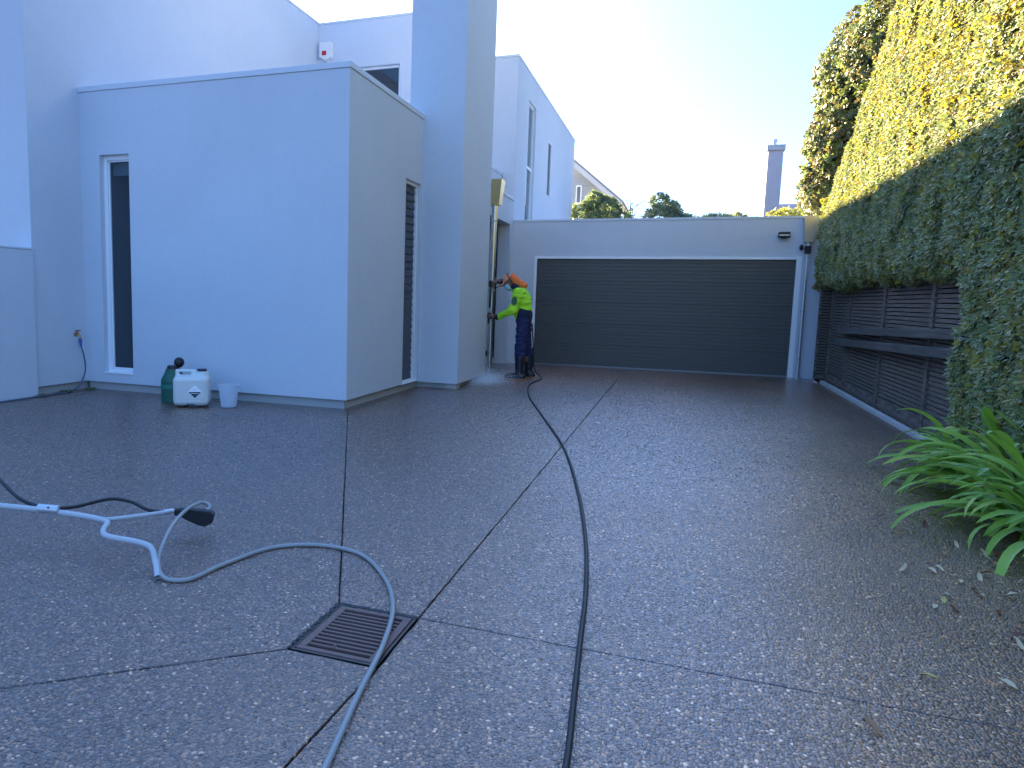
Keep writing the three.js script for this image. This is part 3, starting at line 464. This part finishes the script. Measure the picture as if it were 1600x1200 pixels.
// ------------------------------------------------------------------ strap-leaved plants and fallen leaves
{
  const mats = [[.29, .5, .035], [.36, .58, .06], [.22, .42, .035], [.5, .6, .08]].map(c => phy(c, .92, { side: THREE.DoubleSide, transmission: .42, thickness: 0, ior: 1.5, clearcoat: .4, clearcoatRoughness: .3 }));
  const strap = (L, W, lift, droop, seed) => {
    const r = rng(seed), n = 12, P = [], uv = [], I = []; let x = 0, y = 0, a = lift; const st = L / n, side = (r() - .5) * .5; let z = 0;
    for (let i = 0; i <= n; i++) {
      const s = i / n, w = W * (.55 + .45 * sstep(0, .25, s)) * Math.sqrt(Math.max(.0009, 1 - Math.pow(s, 5))) * (1 - .25 * s); const f = .25 * w;
      P.push(x, y, z - w / 2, x - Math.sin(a) * -f * 0, y - f, z, x, y, z + w / 2); uv.push(0, s, .5, s, 1, s);
      x += Math.cos(a) * st; y += Math.sin(a) * st; z += side * st * s; a -= droop * st * (0.4 + 1.6 * s) / L * 1.0;
      if (i) { const o = i * 3; I.push(o - 3, o - 2, o, o - 2, o + 1, o, o - 2, o - 1, o + 1, o - 1, o + 2, o + 1); }
    }
    const g = new THREE.BufferGeometry(); g.setAttribute('position', new THREE.Float32BufferAttribute(P, 3)); g.setAttribute('uv', new THREE.Float32BufferAttribute(uv, 2)); g.setIndex(I); g.computeVertexNormals(); return g;
  };
  const G = []; for (let i = 0; i < 14; i++) G.push(strap(.62 + .028 * i, .062 + .018 * ((i * 7) % 5) / 5, 1.55 - .16 * (i % 7), 1.15 + .2 * ((i * 3) % 7), i + 50));
  const L = ['arching green strap-leaved plant closest to the fence kerb', 'middle arching strap-leaved plant of the planted edge', 'nearest strap-leaved plant, spilling over the driveway edge at the frame side'];
  [[2.46, -6.7, 150, .95], [2.38, -5.9, 175, 1.0], [2.3, -5.1, 170, .98]].forEach(([x, z, n, s], k) => {
    const t = thing('strap_leaf_plant', L[k], 'plant', [x, -.01, z], 0, null), r = rng(90 + k);
    for (let i = 0; i < n; i++) { const m = mesh('leaf', G[Math.floor(r() * G.length)], mats[r() < .08 ? 3 : Math.floor(r() * 3)], t), a = r() * 6.283, d = .3 * Math.sqrt(r()); m.position.set(Math.cos(a) * d, 0, Math.sin(a) * d * 1.6); m.rotation.order = 'YXZ'; m.rotation.y = -a + (r() - .5) * .9; m.rotation.x = (r() - .5) * .9; m.rotation.z = (r() - .5) * .3; m.scale.setScalar(s * (.75 + .4 * r())); }
    mesh('base', [...Array(7)].map((_, i) => rod([.1 * Math.cos(i), -.02, .2 * Math.sin(i * 2)], [.12 * Math.cos(i), .12, .22 * Math.sin(i * 2)], .03, .02, 7)), std([.16, .2, .07], .7), t);
  });
  const LP = [[1.24, -4.56], [1.33, -5.34], [1.51, -5.17], [1.30, -4.91], [1.68, -5.31], [1.57, -4.82], [1.45, -4.62], [1.34, -4.43], [1.16, -4.24], [1.30, -4.28], [1.35, -4.33], [1.66, -4.67], [1.65, -4.52], [1.54, -4.34], [1.50, -4.26], [1.39, -4.17], [1.42, -4.07], [1.23, -3.85], [1.17, -3.76], [1.27, -3.92], [1.25, -3.76], [1.42, -4.0], [1.55, -4.04], [1.42, -3.79], [1.44, -3.66], [1.39, -3.52], [1.37, -3.43], [.94, -3.0], [1.75, -4.87], [1.73, -4.73], [1.19, -3.05], [.66, -2.54]];
  const leafG = [0, 1, 2].map(k => { const r = rng(k + 200), L = .075, W = .032, P = [], I = []; for (let i = 0; i <= 6; i++) { const s = i / 6, w = W * Math.sin(Math.PI * Math.pow(s, .8)) + .001, y = .004 + .018 * Math.sin(s * 3.1 + k) * (k * .4 + .5), c = .008 * (1 + k * .6); P.push(s * L - L / 2, y + c, -w / 2, s * L - L / 2, y, 0, s * L - L / 2, y + c * (r() + .3), w / 2); if (i) { const o = i * 3; I.push(o - 3, o - 2, o, o - 2, o + 1, o, o - 2, o - 1, o + 1, o - 1, o + 2, o + 1); } } const g = new THREE.BufferGeometry(); g.setAttribute('position', new THREE.Float32BufferAttribute(P, 3)); g.setIndex(I); g.computeVertexNormals(); g.setAttribute('uv', new THREE.Float32BufferAttribute(new Float32Array(42), 2)); return g; });
  const kinds = [['pale cream', [.62, .45, .26]], ['tan brown', [.36, .17, .075]], ['dark reddish', [.16, .055, .04]], ['yellowish', [.55, .44, .12]]].map(([n, c]) => [n, std(c, .7, { side: THREE.DoubleSide })]);
  const r = rng(61); LP.forEach(([x, z], i) => { const q = r(), k = q < .4 ? 0 : q < .75 ? 1 : q < .87 ? 2 : 3, m = mesh('fallen_leaf', leafG[i % 3], kinds[k][1]); m.position.set(x, .006, z); m.rotation.set((r() - .5) * .3, r() * 6.28, (r() - .5) * .3); m.scale.setScalar(.5 + .45 * r()); tag(m, kinds[k][0] + ' fallen leaf lying on the wet driveway near the strap-leaved plants', 'leaf', kinds[k][0] + ' leaves fallen on the driveway'); });
}

// ------------------------------------------------------------------ hoses and the white pressure-washer bar
tag(mesh('pressure_hose', tube([[-2.36, .95, -12.25], [-2.34, .7, -12.27], [-2.355, .35, -12.45], [-2.36, .06, -12.8], [-2.29, .012, -12.78], [-2.17, .012, -12.3], [-2.19, .012, -11.43], [-1.953, .012, -10.1], [-1.388, .012, -8.15], [-.938, .012, -6.615], [-.603, .012, -5.085], [-.418, .012, -4.0], [-.331, .012, -3.28], [-.291, .012, -2.765], [-.257, .012, -2.34], [-.23, .012, -1.99], [-.2, .012, -1.2], [-.15, .012, 1]], .011, 260, 10), M.rubber), 'long black pressure hose running from the worker across the driveway', 'hose');
tag(mesh('grey_hose', tube([[-2.39, .115, -3.23], [-2.43, .13, -3.31], [-2.458, .14, -3.375], [-2.509, .15, -3.383], [-2.475, .165, -3.19], [-2.40, .14, -2.964], [-2.349, .1, -2.841], [-2.305, .05, -2.75], [-2.2, .014, -2.665], [-2.097, .012, -2.686], [-2.052, .012, -2.925], [-1.95, .012, -3.24], [-1.747, .012, -3.361], [-1.505, .012, -3.33], [-1.26, .012, -3.088], [-1.1, .014, -2.805], [-1.002, .018, -2.469], [-.943, .014, -2.103], [-.875, .012, -1.735], [-.78, .012, -1.2], [-.6, .012, 1]], .0105, 260, 12), M.greyHose), 'pale grey hose looping over the drain grate to the black grip', 'hose');
{
  const t = thing('cleaner_handle', 'white tubular pressure cleaner handle with black lever grip lying at left', 'cleaner handle');
  mesh('tube', [tube([[-3.9, .28, -2.42], [-3.272, .22, -2.705], [-3.096, .2, -2.783], [-2.854, .18, -2.841], [-2.715, .17, -2.852]], .015, 40, 14)], M.paint, t);
  mesh('leg', [tube([[-2.72, .17, -2.852], [-2.685, .168, -2.83], [-2.655, .155, -2.77], [-2.60, .15, -2.72], [-2.56, .145, -2.718], [-2.43, .125, -2.757], [-2.36, .105, -2.765], [-2.31, .055, -2.735], [-2.235, .012, -2.66]], .0145, 60, 14)], M.paint, t);
  mesh('branch', [tube([[-2.74, .171, -2.855], [-2.70, .168, -2.90], [-2.647, .16, -3.004], [-2.577, .15, -3.148]], .0115, 24, 12)], M.paint, t);
  mesh('coupling', [rod([-2.585, .151, -3.13], [-2.562, .149, -3.18], .015), rod([-2.562, .149, -3.18], [-2.545, .145, -3.21], .010)], M.galv, t);
  const sh = new THREE.Shape([[0, .012], [.05, .02], [.12, .026], [.19, .03], [.205, .02], [.20, -.028], [.17, -.05], [.13, -.046], [.07, -.03], [.03, -.012], [0, -.012]].map(p => new THREE.Vector2(...p)));
  const grip = mesh('lever_grip', new THREE.ExtrudeGeometry(sh, { depth: .03, bevelEnabled: true, bevelSize: .006, bevelThickness: .006, bevelSegments: 3 }).translate(0, 0, -.015), M.black, t); grip.position.set(-2.552, .142, -3.20); grip.rotation.y = .30; grip.rotation.z = -.12;
  mesh('clip', [rod([-3.10, .205, -2.79], [-2.985, .203, -2.815], .024, .024, 14)], M.galv, t);
  tag(mesh('black_hose', tube([[-4.2, .35, -3.1], [-3.7, .36, -2.95], [-3.454, .3, -2.862], [-3.24, .24, -2.795], [-3.135, .215, -2.795], [-3.01, .212, -2.80], [-2.965, .2, -2.90], [-2.89, .205, -3.08], [-2.796, .19, -3.12], [-2.65, .17, -3.09], [-2.585, .152, -3.125]], .0095, 80, 10), M.rubber), 'short black hose clipped to the white cleaner handle', 'hose');
}
// garden tap and hose at the wall
{
  const t = thing('garden_tap', 'brass garden tap with blue hose connector on the house wall', 'tap', [-7.597, .755, -7.53]);
  mesh('body', [rod([-.005, 0, 0], [.05, 0, 0], .014), rod([.045, .0, 0], [.075, -.03, 0], .014), rod([.072, -.025, 0], [.075, -.06, 0], .013), rod([-.004, 0, 0], [.006, 0, 0], .03)], M.brass, t);
  mesh('handle', [rod([.04, .0, 0], [.04, .045, 0], .009), box(.005, .085, .04, .056, -.012, .012, .006)], std([.3, .12, .08], .5), t);
  mesh('connector', [rod([.075, -.055, 0], [.08, -.12, 0], .022), rod([.08, -.12, 0], [.085, -.16, 0], .016)], std([.05, .1, .3], .4), t);
  tag(mesh('garden_hose', tube([[-7.512, .595, -7.53], [-7.49, .48, -7.55], [-7.50, .26, -7.58], [-7.53, .07, -7.5], [-7.52, .012, -7.35], [-7.46, .012, -7.0], [-7.44, .012, -6.6], [-7.44, .012, -6.0], [-7.5, .012, -3]], .010, 90, 10), std([.10, .115, .16], .45)), 'dark garden hose hanging from the tap and running along the wall foot', 'hose');
}
// chemical jugs and the measuring bucket by the wall
{
  const t = thing('chemical_jug', 'white twenty-litre plastic jug with handle, dark cap and hazard diamond', 'jug', [-5.39, 0, -7.08], .5);
  const sd = (() => { const rb = (x, y, z, w, h, d, r) => { const a = Math.abs(x) - w + r, b = Math.abs(y) - h + r, c = Math.abs(z) - d + r; return Math.hypot(Math.max(a, 0), Math.max(b, 0), Math.max(c, 0)) + Math.min(Math.max(a, b, c), 0) - r; };
    const sm = (a, b, k) => { const h = Math.max(k - Math.abs(a - b), 0) / k; return Math.min(a, b) - h * h * k * .25; };
    return (x, y, z) => { let d = rb(x, y - .195, z, .205, .175, .145, .06); d = sm(d, Math.max(Math.hypot(x - .115, z) - .075, Math.abs(y - .385) - .035), .05);
      let hd = Math.max(rb(x + .075, y - .39, z, .115, .055, .028, .025), -rb(x + .075, y - .395, z, .07, .019, .2, .018)); d = sm(d, hd, .03);
      d = Math.max(d, -rb(x - .0, y - .0, z, .05, .05, .3, .03)); // arch under the base
      d += .004 * sstep(.008, .0, Math.abs(y - .09)) + .003 * sstep(.006, 0, Math.abs(y - .30)); return d; }; })();
  const white = phy([.78, .79, .75], .42, { transmission: .12, thickness: 0 });
  mesh('body', sdfMesh(sd, [-.23, .0, -.17], [.23, .46, .17], .0085), white, t);
  mesh('cap', [rod([.115, .415, 0], [.115, .448, 0], .056, .053, 24)], std([.035, .025, .06], .45), t);
  const c = document.createElement('canvas'); c.width = c.height = 256; const g = c.getContext('2d'); g.fillStyle = '#fff'; g.fillRect(0, 0, 256, 256);
  // the square is turned 45 degrees on the jug: corner (0,0) is its top
  g.fillStyle = '#15172a'; g.beginPath(); g.moveTo(244, 12); g.lineTo(244, 244); g.lineTo(12, 244); g.closePath(); g.fill();
  g.strokeStyle = '#e8eaf2'; g.lineWidth = 15; g.beginPath(); g.moveTo(222, 92); g.quadraticCurveTo(160, 158, 84, 222); g.stroke();
  g.strokeStyle = '#9aa2bc'; g.lineWidth = 5; g.beginPath(); g.moveTo(226, 152); g.lineTo(160, 222); g.stroke();
  g.strokeStyle = '#a8b4d4'; g.lineWidth = 7; g.beginPath(); g.moveTo(60, 90); g.lineTo(110, 40); g.moveTo(70, 130); g.lineTo(130, 76); g.stroke();
  const tx = new THREE.CanvasTexture(c); tx.colorSpace = THREE.SRGBColorSpace;
  const lb = mesh('hazard_label', new THREE.BoxGeometry(.115, .115, .0012), std([1, 1, 1], .45, { map: tx }), t); lb.position.set(.05, .19, .1462); lb.rotation.z = -Math.PI / 4;
  const u = thing('green_can', 'dark green plastic spray can with black cap and knob behind the white jug', 'sprayer', [-5.80, 0, -7.26], .4);
  mesh('body', sdfMesh((x, y, z) => { const w = .14 - .055 * sstep(.26, .40, y); const a = Math.hypot(x, z * 1.15) - w; return Math.max(a, Math.abs(y - .2) - .2) - .01; }, [-.19, -.02, -.17], [.19, .44, .17], .01), std([.01, .11, .075], .4), u);
  mesh('cap', [rod([0, .405, 0], [0, .45, 0], .08, .07, 20)], M.black, u); mesh('knob', new THREE.SphereGeometry(.062, 20, 14).translate(.07, .49, .0), M.black, u); mesh('neck', rod([.07, .43, 0], [.07, .47, 0], .03), M.black, u);
  mesh('band', [new THREE.CylinderGeometry(.1525, .1525, .05, 28, 1, true).scale(1, 1, .88).translate(0, .2, 0)], std([.02, .2, .15], .4), u);
  const b = thing('plastic_bucket', 'clear frosted plastic measuring bucket beside the white jug', 'bucket', [-4.98, 0, -7.22]);
  const fr = phy([.86, .9, .95], .72, { transmission: .7, thickness: 0, side: THREE.DoubleSide });
  mesh('body', new THREE.LatheGeometry([[0, .004], [.085, .004], [.09, .012], [.116, .26], [.124, .262], [.124, .27], [.113, .27], [.086, .016], [0, .012]].map(p => new THREE.Vector2(...p)), 40), fr, b);
  mesh('spout', new THREE.CylinderGeometry(.03, .012, .05, 12, 1, true, -1, 2).translate(.10, .246, .0), fr, b);
}
// weeds at the plinth
{
  const r = rng(23), lab = ['tiny green weed where the courtyard wall meets the ground', 'small green weed at the foot of the tap wall', 'small weed in the inner corner of the house plinth'];
  [[-7.53, -6.84, .05], [-7.57, -7.3, .06], [-7.5, -7.64, .045]].forEach(([x, z, s], i) => { const t = thing('weed', lab[i], 'weed', [x, 0, z]); const gs = []; for (let k = 0; k < 9; k++) { const g = leafCluster(4, s, s * .5, 300 + i * 20 + k, 1.1); g.translate((r() - .5) * .12, 0, (r() - .5) * .1); gs.push(g); } mesh('foliage', gs, phy([.12, .17, .05], .6, { side: THREE.DoubleSide, transmission: .2, thickness: 0 }), t); });
}

// ------------------------------------------------------------------ worker
{
  const t = thing('person', 'worker in lime high-visibility jacket, orange cap and navy trousers bent over a lance', 'person');
  const J = { pel: [-2.485, 1.0, -12.15], wai: [-2.50, 1.12, -12.15], che: [-2.535, 1.36, -12.15], nek: [-2.60, 1.53, -12.15], sL: [-2.555, 1.455, -11.975], sR: [-2.575, 1.475, -12.325], eL: [-2.635, 1.17, -11.92], wL: [-2.93, 1.042, -12.045], eR: [-2.80, 1.60, -12.46], wR: [-2.935, 1.655, -12.245], hL: [-2.485, .97, -12.06], kL: [-2.495, .56, -12.0], aL: [-2.485, .10, -11.96], hR: [-2.48, .97, -12.24], kR: [-2.45, .56, -12.31], aR: [-2.41, .10, -12.37], hd: [-2.765, 1.665, -12.15] };
  const tor = (o) => [ell([-2.50, 1.10, -12.15], [.125 + o, .14 + o, .165 + o]), ell([-2.535, 1.33, -12.15], [.125 + o, .19 + o, .185 + o]), cap(J.wai, J.che, .12 + o, .115 + o), cap(J.sL, J.sR, .068 + o, .068 + o)];
  const arm = (o, s, e, w) => [cap(s, e, .062 + o, .047 + o), cap(e, w, .047 + o, .034 + o)];
  const leg = (o, h, k, a) => [cap(h, k, .092 + o, .066 + o), cap(k, a, .06 + o, .045 + o)];
  const foot = (o, a, d) => [cap([a[0] + .05, .055, a[2]], [a[0] - .2, .04, a[2] + d], .05 + o, .042 + o), cap([a[0] - .08, .05, a[2] + d * .4], [a[0] - .19, .04, a[2] + d], .052 + o, .046 + o)];
  const hx = J.hd, head = [ell([hx[0], hx[1], hx[2]], [.098, .105, .078]), ell([hx[0] - .035, hx[1] - .055, hx[2]], [.075, .085, .062]), cap([hx[0] - .105, hx[1] - .035, hx[2]], [hx[0] - .112, hx[1] - .065, hx[2]], .011, .015), cap([hx[0] - .07, hx[1] - .115, hx[2]], [hx[0] - .06, hx[1] - .115, hx[2]], .03, .03)];
  const turnHead = g => { g.translate(-hx[0], -hx[1], -hx[2]); g.rotateZ(.62); g.translate(...hx); return g; };
  const bodyF = smin([...tor(0), ...arm(0, J.sL, J.eL, J.wL), ...arm(0, J.sR, J.eR, J.wR), ...leg(0, J.hL, J.kL, J.aL), ...leg(0, J.hR, J.kR, J.aR), ...foot(-.012, J.aL, .02), ...foot(-.012, J.aR, -.02), cap(J.che, J.nek, .09, .06), cap(J.nek, [hx[0] + .04, hx[1] - .05, hx[2]], .056, .052)], .05);
  const fing = (chains, k = .008) => smin(chains.flatMap(c => c.p.slice(1).map((q, i) => cap(c.p[i], q, c.r - i * .0008, c.r - (i + 1) * .0008))), k);
  // left hand closed round the lance tube, right hand on the trigger grip
  const lz = -12.158, lx = -3.098;
  const handL = fing([{ p: [J.wL, [-2.99, 1.045, -12.075], [-3.045, 1.05, -12.105]], r: .034 }, { p: [[-3.04, 1.03, -12.10], [-3.055, 1.07, -12.11]], r: .026 }, ...[0, 1, 2, 3].map(i => { const y = 1.085 - i * .021, s = [1, 1.06, 1, .85][i]; return { p: [[-3.06, y, -12.108], [lx - .012, y + .002, -12.128 + .0], [lx - .026 * s, y, lz - .002], [lx - .004, y - .002, lz - .026 * s]], r: .0105 }; }), { p: [[-3.01, 1.07, -12.10], [-3.045, 1.105, -12.135], [-3.075, 1.10, -12.175], [-3.098, 1.095, -12.185]], r: .0125 }]);
  const handR = fing([{ p: [J.wR, [-2.97, 1.66, -12.225], [-3.01, 1.662, -12.21]], r: .034 }, { p: [[-3.0, 1.66, -12.195], [-3.03, 1.655, -12.20]], r: .028 }, ...[0, 1, 2, 3].map(i => { const x = -3.055 + i * .022; return { p: [[x, 1.668, -12.19], [x - .002, 1.652, -12.158], [x, 1.622, -12.152], [x + .002, 1.604, -12.178]], r: .0105 }; }), { p: [[-2.99, 1.665, -12.225], [-3.03, 1.655, -12.245], [-3.06, 1.64, -12.24]], r: .0125 }]);
  const skin = std([.23, .12, .075], .6), gHead = turnHead(sdfMesh(smin(head, .035), [hx[0] - .15, hx[1] - .17, hx[2] - .11], [hx[0] + .13, hx[1] + .13, hx[2] + .11], .006));
  const ears = [1, -1].map(s => turnHead(new THREE.SphereGeometry(.028, 10, 8).scale(.7, 1.1, .35).translate(hx[0] + .012, hx[1] - .02, hx[2] + s * .078)));
  mesh('body', [sdfMesh(bodyF, [-3.05, -.02, -12.6], [-2.28, 1.75, -11.8], .013), gHead, ...ears, sdfMesh(handL, [-3.16, .97, -12.22], [-2.88, 1.14, -12.0], .0045), sdfMesh(handR, [-3.09, 1.57, -12.28], [-2.9, 1.72, -12.1], .0045)], skin, t);
  // clothes
  const fold = (x, y, z, a) => a * (fbm(x * 11 + y * 9, y * 26 - x * 8, z * 10, 3) - .5);
  const jk = smin([...tor(.022), cap(J.sL, J.eL, .08, .068), cap(J.eL, J.wL, .066, .05), cap(J.sR, J.eR, .08, .066), cap(J.eR, J.wR, .064, .05), cap(J.che, [-2.615, 1.53, -12.15], .12, .075)], .05);
  const hem = (x) => 1.20 - (x + 2.5) * .25 - .28 * sstep(-2.52, -2.62, x);
  const lime = std([.46, .92, .03], .7), navy = std([.012, .016, .05], .85);
  const jacketF = (x, y, z) => { const d = jk(x, y, z) + fold(x, y, z, .042), arms = x < -2.70; return Math.max(d, arms ? -(x + 2.905) + 0 * y : Math.max(hem(x) - y, (y - 1.55)), arms && y > 1.5 ? -(x + 2.9) : -9); };
  mesh('jacket', sdfMesh(jacketF, [-2.95, .9, -12.58], [-2.3, 1.62, -11.8], .0095), lime, t);
  mesh('waistband', sdfMesh((x, y, z) => Math.max(smin([...tor(.018), cap(J.pel, J.wai, .13, .12)], .05)(x, y, z) + fold(x, y, z, .015), .985 - y, y - hem(x) - .015), [-2.72, .95, -12.4], [-2.28, 1.3, -11.9], .011), navy, t);
  mesh('collar', sdfMesh((x, y, z) => { const u = cap([-2.60, 1.50, -12.15], [-2.655, 1.565, -12.15], .085, .075)(x, y, z); return Math.max(Math.abs(u) - .007, 1.5 - y + (x + 2.6) * -.3, -1.61 + y); }, [-2.78, 1.45, -12.27], [-2.48, 1.65, -12.03], .007), navy, t);
  const cuff = (e, w, a) => { const d = V(w[0] - e[0], w[1] - e[1], w[2] - e[2]).normalize(), b = V(...w).addScaledVector(d, -.045), c = V(...w).addScaledVector(d, .015); return rod(b.toArray(), c.toArray(), .05, .043, 18); };
  mesh('cuff', cuff(J.eL, J.wL), navy, t); mesh('cuff', cuff(J.eR, J.wR), navy, t);
  const tr = smin([ell([-2.49, 1.02, -12.15], [.135, .11, .175]), cap(J.hL, J.kL, .108, .086), cap(J.kL, [-2.49, .4, -11.98], .084, .088), cap(J.hR, J.kR, .108, .086), cap(J.kR, [-2.43, .4, -12.34], .084, .088)], .04);
  mesh('trousers', sdfMesh((x, y, z) => Math.max(tr(x, y, z) + fold(x, y, z, .05), y - 1.06, .39 - y), [-2.7, .36, -12.5], [-2.28, 1.1, -11.82], .0105), std([.014, .021, .085], .8), t);
  mesh('knee_patch', box(-2.60, -2.565, .64, .655, -11.93, -11.92), std([.7, .65, .65], .6), t);
  const boot = (a, d) => { const F = smin([cap([a[0], .10, a[2]], [a[0] - .005, .41, a[2]], .068, .086), ...foot(.012, a, d)], .05); return sdfMesh((x, y, z) => Math.max(F(x, y, z) + fold(x, y, z, .01), y - .405, .028 - y), [a[0] - .32, .0, a[2] - .13], [a[0] + .14, .44, a[2] + .13], .009); };
  const sole = (a, d) => { const F = smin(foot(.016, a, d), .03); return sdfMesh((x, y, z) => Math.max(F(x, .05, z), Math.abs(y - .016) - .016), [a[0] - .32, -.012, a[2] - .13], [a[0] + .14, .05, a[2] + .13], .008); };
  for (const [a, d] of [[J.aL, .02], [J.aR, -.02]]) { const b = mesh('boot', boot(a, d), std([.012, .015, .026], .32), t); mesh('sole', sole(a, d), std([.36, .16, .08], .6), b); }
  // cap, neck flap, mask, band
  const orange = std([.95, .2, .035], .7), C = (f, lo, hi, c) => turnHead(sdfMesh(f, [hx[0] + lo[0], hx[1] + lo[1], hx[2] + lo[2]], [hx[0] + hi[0], hx[1] + hi[1], hx[2] + hi[2]], c));
  const capF = (x, y, z) => Math.max(ell([hx[0], hx[1] + .005, hx[2]], [.107, .112, .088])(x, y, z), hx[1] + .015 - y);
  const brimF = (x, y, z) => Math.max(ell([hx[0] - .125, hx[1] + .012, hx[2]], [.085, .5, .08])(x, y, z), Math.abs(y - (hx[1] + .022 - .3 * Math.pow((z - hx[2]), 2) / .09)) - .006);
  mesh('cap', [C(capF, [-.14, -.02, -.12], [.14, .15, .12], .0065), C(brimF, [-.24, -.06, -.11], [-.02, .07, .11], .0055)], std([.95, .34, .17], .7), t);
  mesh('neck_flap', sdfMesh((x, y, z) => { const a = [hx[0] + .04, hx[1] + .06, hx[2]], b = [-2.49, 1.565, -12.15], u = smin([cap(a, [hx[0] + .10, hx[1] - .0, hx[2]], .07, .066), cap([hx[0] + .10, hx[1], hx[2]], [-2.50, 1.585, -12.15], .066, .045)], .04)(x, y, z) + fold(x, y, z, .03); return Math.max(Math.abs(u) - .009, -(y - 1.50 + (x + 2.6) * .15) , hx[0] + .015 - x + .25 * (y - hx[1])); }, [hx[0] - .05, 1.46, -12.30], [-2.38, 1.86, -12.0], .0075), orange, t);
  mesh('face_mask', C((x, y, z) => Math.max(Math.abs(smin([ell([hx[0] - .037, hx[1] - .058, hx[2]], [.084, .09, .069])], .01)(x, y, z)) - .004, x - hx[0] + .03, y - hx[1] + .03, hx[1] - .15 - y), [-.15, -.18, -.1], [.02, .0, .1], .005), std([.45, .75, .78], .7), t);
  mesh('head_band', turnHead(new THREE.TorusGeometry(.112, .008, 8, 40).scale(1, 1.06, 1).rotateY(Math.PI / 2).scale(1, 1, .86).translate(hx[0] + .045, hx[1], hx[2])), M.black, t);
  // round print on the upper sleeve
  const em = mesh('sleeve_print', new THREE.CircleGeometry(.062, 28), std([.05, .14, .06], .8), t); em.geometry.scale(.8, 1.15, 1); em.position.set(-2.60, 1.325, -11.862); em.rotation.set(-.10, -.1, -.15);
}
{
  const t = thing('spray_lance', 'black and silver pressure washer lance held upright against the downpipe', 'spray lance');
  const A = [-3.085, 1.60, -12.185], B = [-3.10, 1.0, -12.158], Cc = [-3.118, .42, -12.15];
  mesh('tube', [rod([-3.095, 1.22, -12.168], Cc, .010, .010, 12)], M.steel, t);
  mesh('sleeve', [rod(A, [-3.095, 1.20, -12.168], .017, .016, 14)], M.black, t);
  mesh('fore_grip', [rod([-3.098, 1.12, -12.162], [-3.102, .93, -12.156], .0185, .0185, 14)], M.black, t);
  mesh('gun_body', [box(-3.125, -3.06, 1.555, 1.665, -12.205, -12.165, .012)], M.black, t);
  mesh('handle', [rod([-3.08, 1.638, -12.185], [-2.93, 1.628, -12.185], .017, .019, 14)], M.black, t);
  mesh('trigger_guard', [tube([[-3.075, 1.57, -12.185], [-3.03, 1.545, -12.185], [-2.97, 1.552, -12.185], [-2.935, 1.585, -12.185], [-2.935, 1.625, -12.185]], .007, 24, 8)], M.black, t);
  mesh('nozzle', [rod([-3.116, .46, -12.15], [-3.12, .36, -12.15], .017, .015, 12)], M.black, t);
  // spray and mist
  const r = rng(15), drops = [], dg = new THREE.IcosahedronGeometry(1, 1), im = new THREE.InstancedMesh(dg, phy([.9, .93, .97], .3, { transparent: true, opacity: .5 }), 5200), m = new THREE.Matrix4(), q = new THREE.Quaternion();
  for (let i = 0; i < 5200; i++) { let p; if (i < 1200) { const s = r(), a = r() * 6.28, w = s * .07 * Math.sqrt(r()); p = V(-3.121 + Math.cos(a) * w, lerp(.355, .005, s), -12.15 + Math.sin(a) * w); } else { const a = r() * 6.28, d = Math.pow(r(), .7); p = V(-3.0 + Math.cos(a) * d * .5, .01 + .22 * r() * r() * (1.1 - d), -11.55 + Math.sin(a) * d * .95); } const s = .0012 + .0022 * r() * r(); m.compose(p, q, V(s, s, s)); im.setMatrixAt(i, m); }
  im.name = numbered('water_spray'); scene.add(tag(im, 'fine water spray and droplets bouncing off the ground below the lance', 'water spray', null, 'stuff'));
  const N = 26000, mi = new THREE.InstancedMesh(new THREE.IcosahedronGeometry(1, 0), std([.9, .92, .95], .6), N), g3 = () => (r() + r() + r() + r() - 2) * .87;
  for (let i = 0; i < N; i++) { const u = r(), c = u < .55 ? [-2.95, .04, -11.3, .26, .07, .42] : u < .85 ? [-2.75, .10, -11.2, .34, .12, .5] : [-3.05, .05, -12.0, .14, .16, .14]; const s = .0009 + .0009 * r(); m.compose(V(c[0] + g3() * c[3], Math.abs(c[1] + g3() * c[4]) + .003, c[2] + g3() * c[5]), q, V(s, s, s)); mi.setMatrixAt(i, m); }
  mi.name = numbered('spray_mist'); scene.add(tag(mi, 'pale mist drifting over the wet ground at the column foot', 'mist', null, 'stuff'));
}
renderer.render(scene, camera);
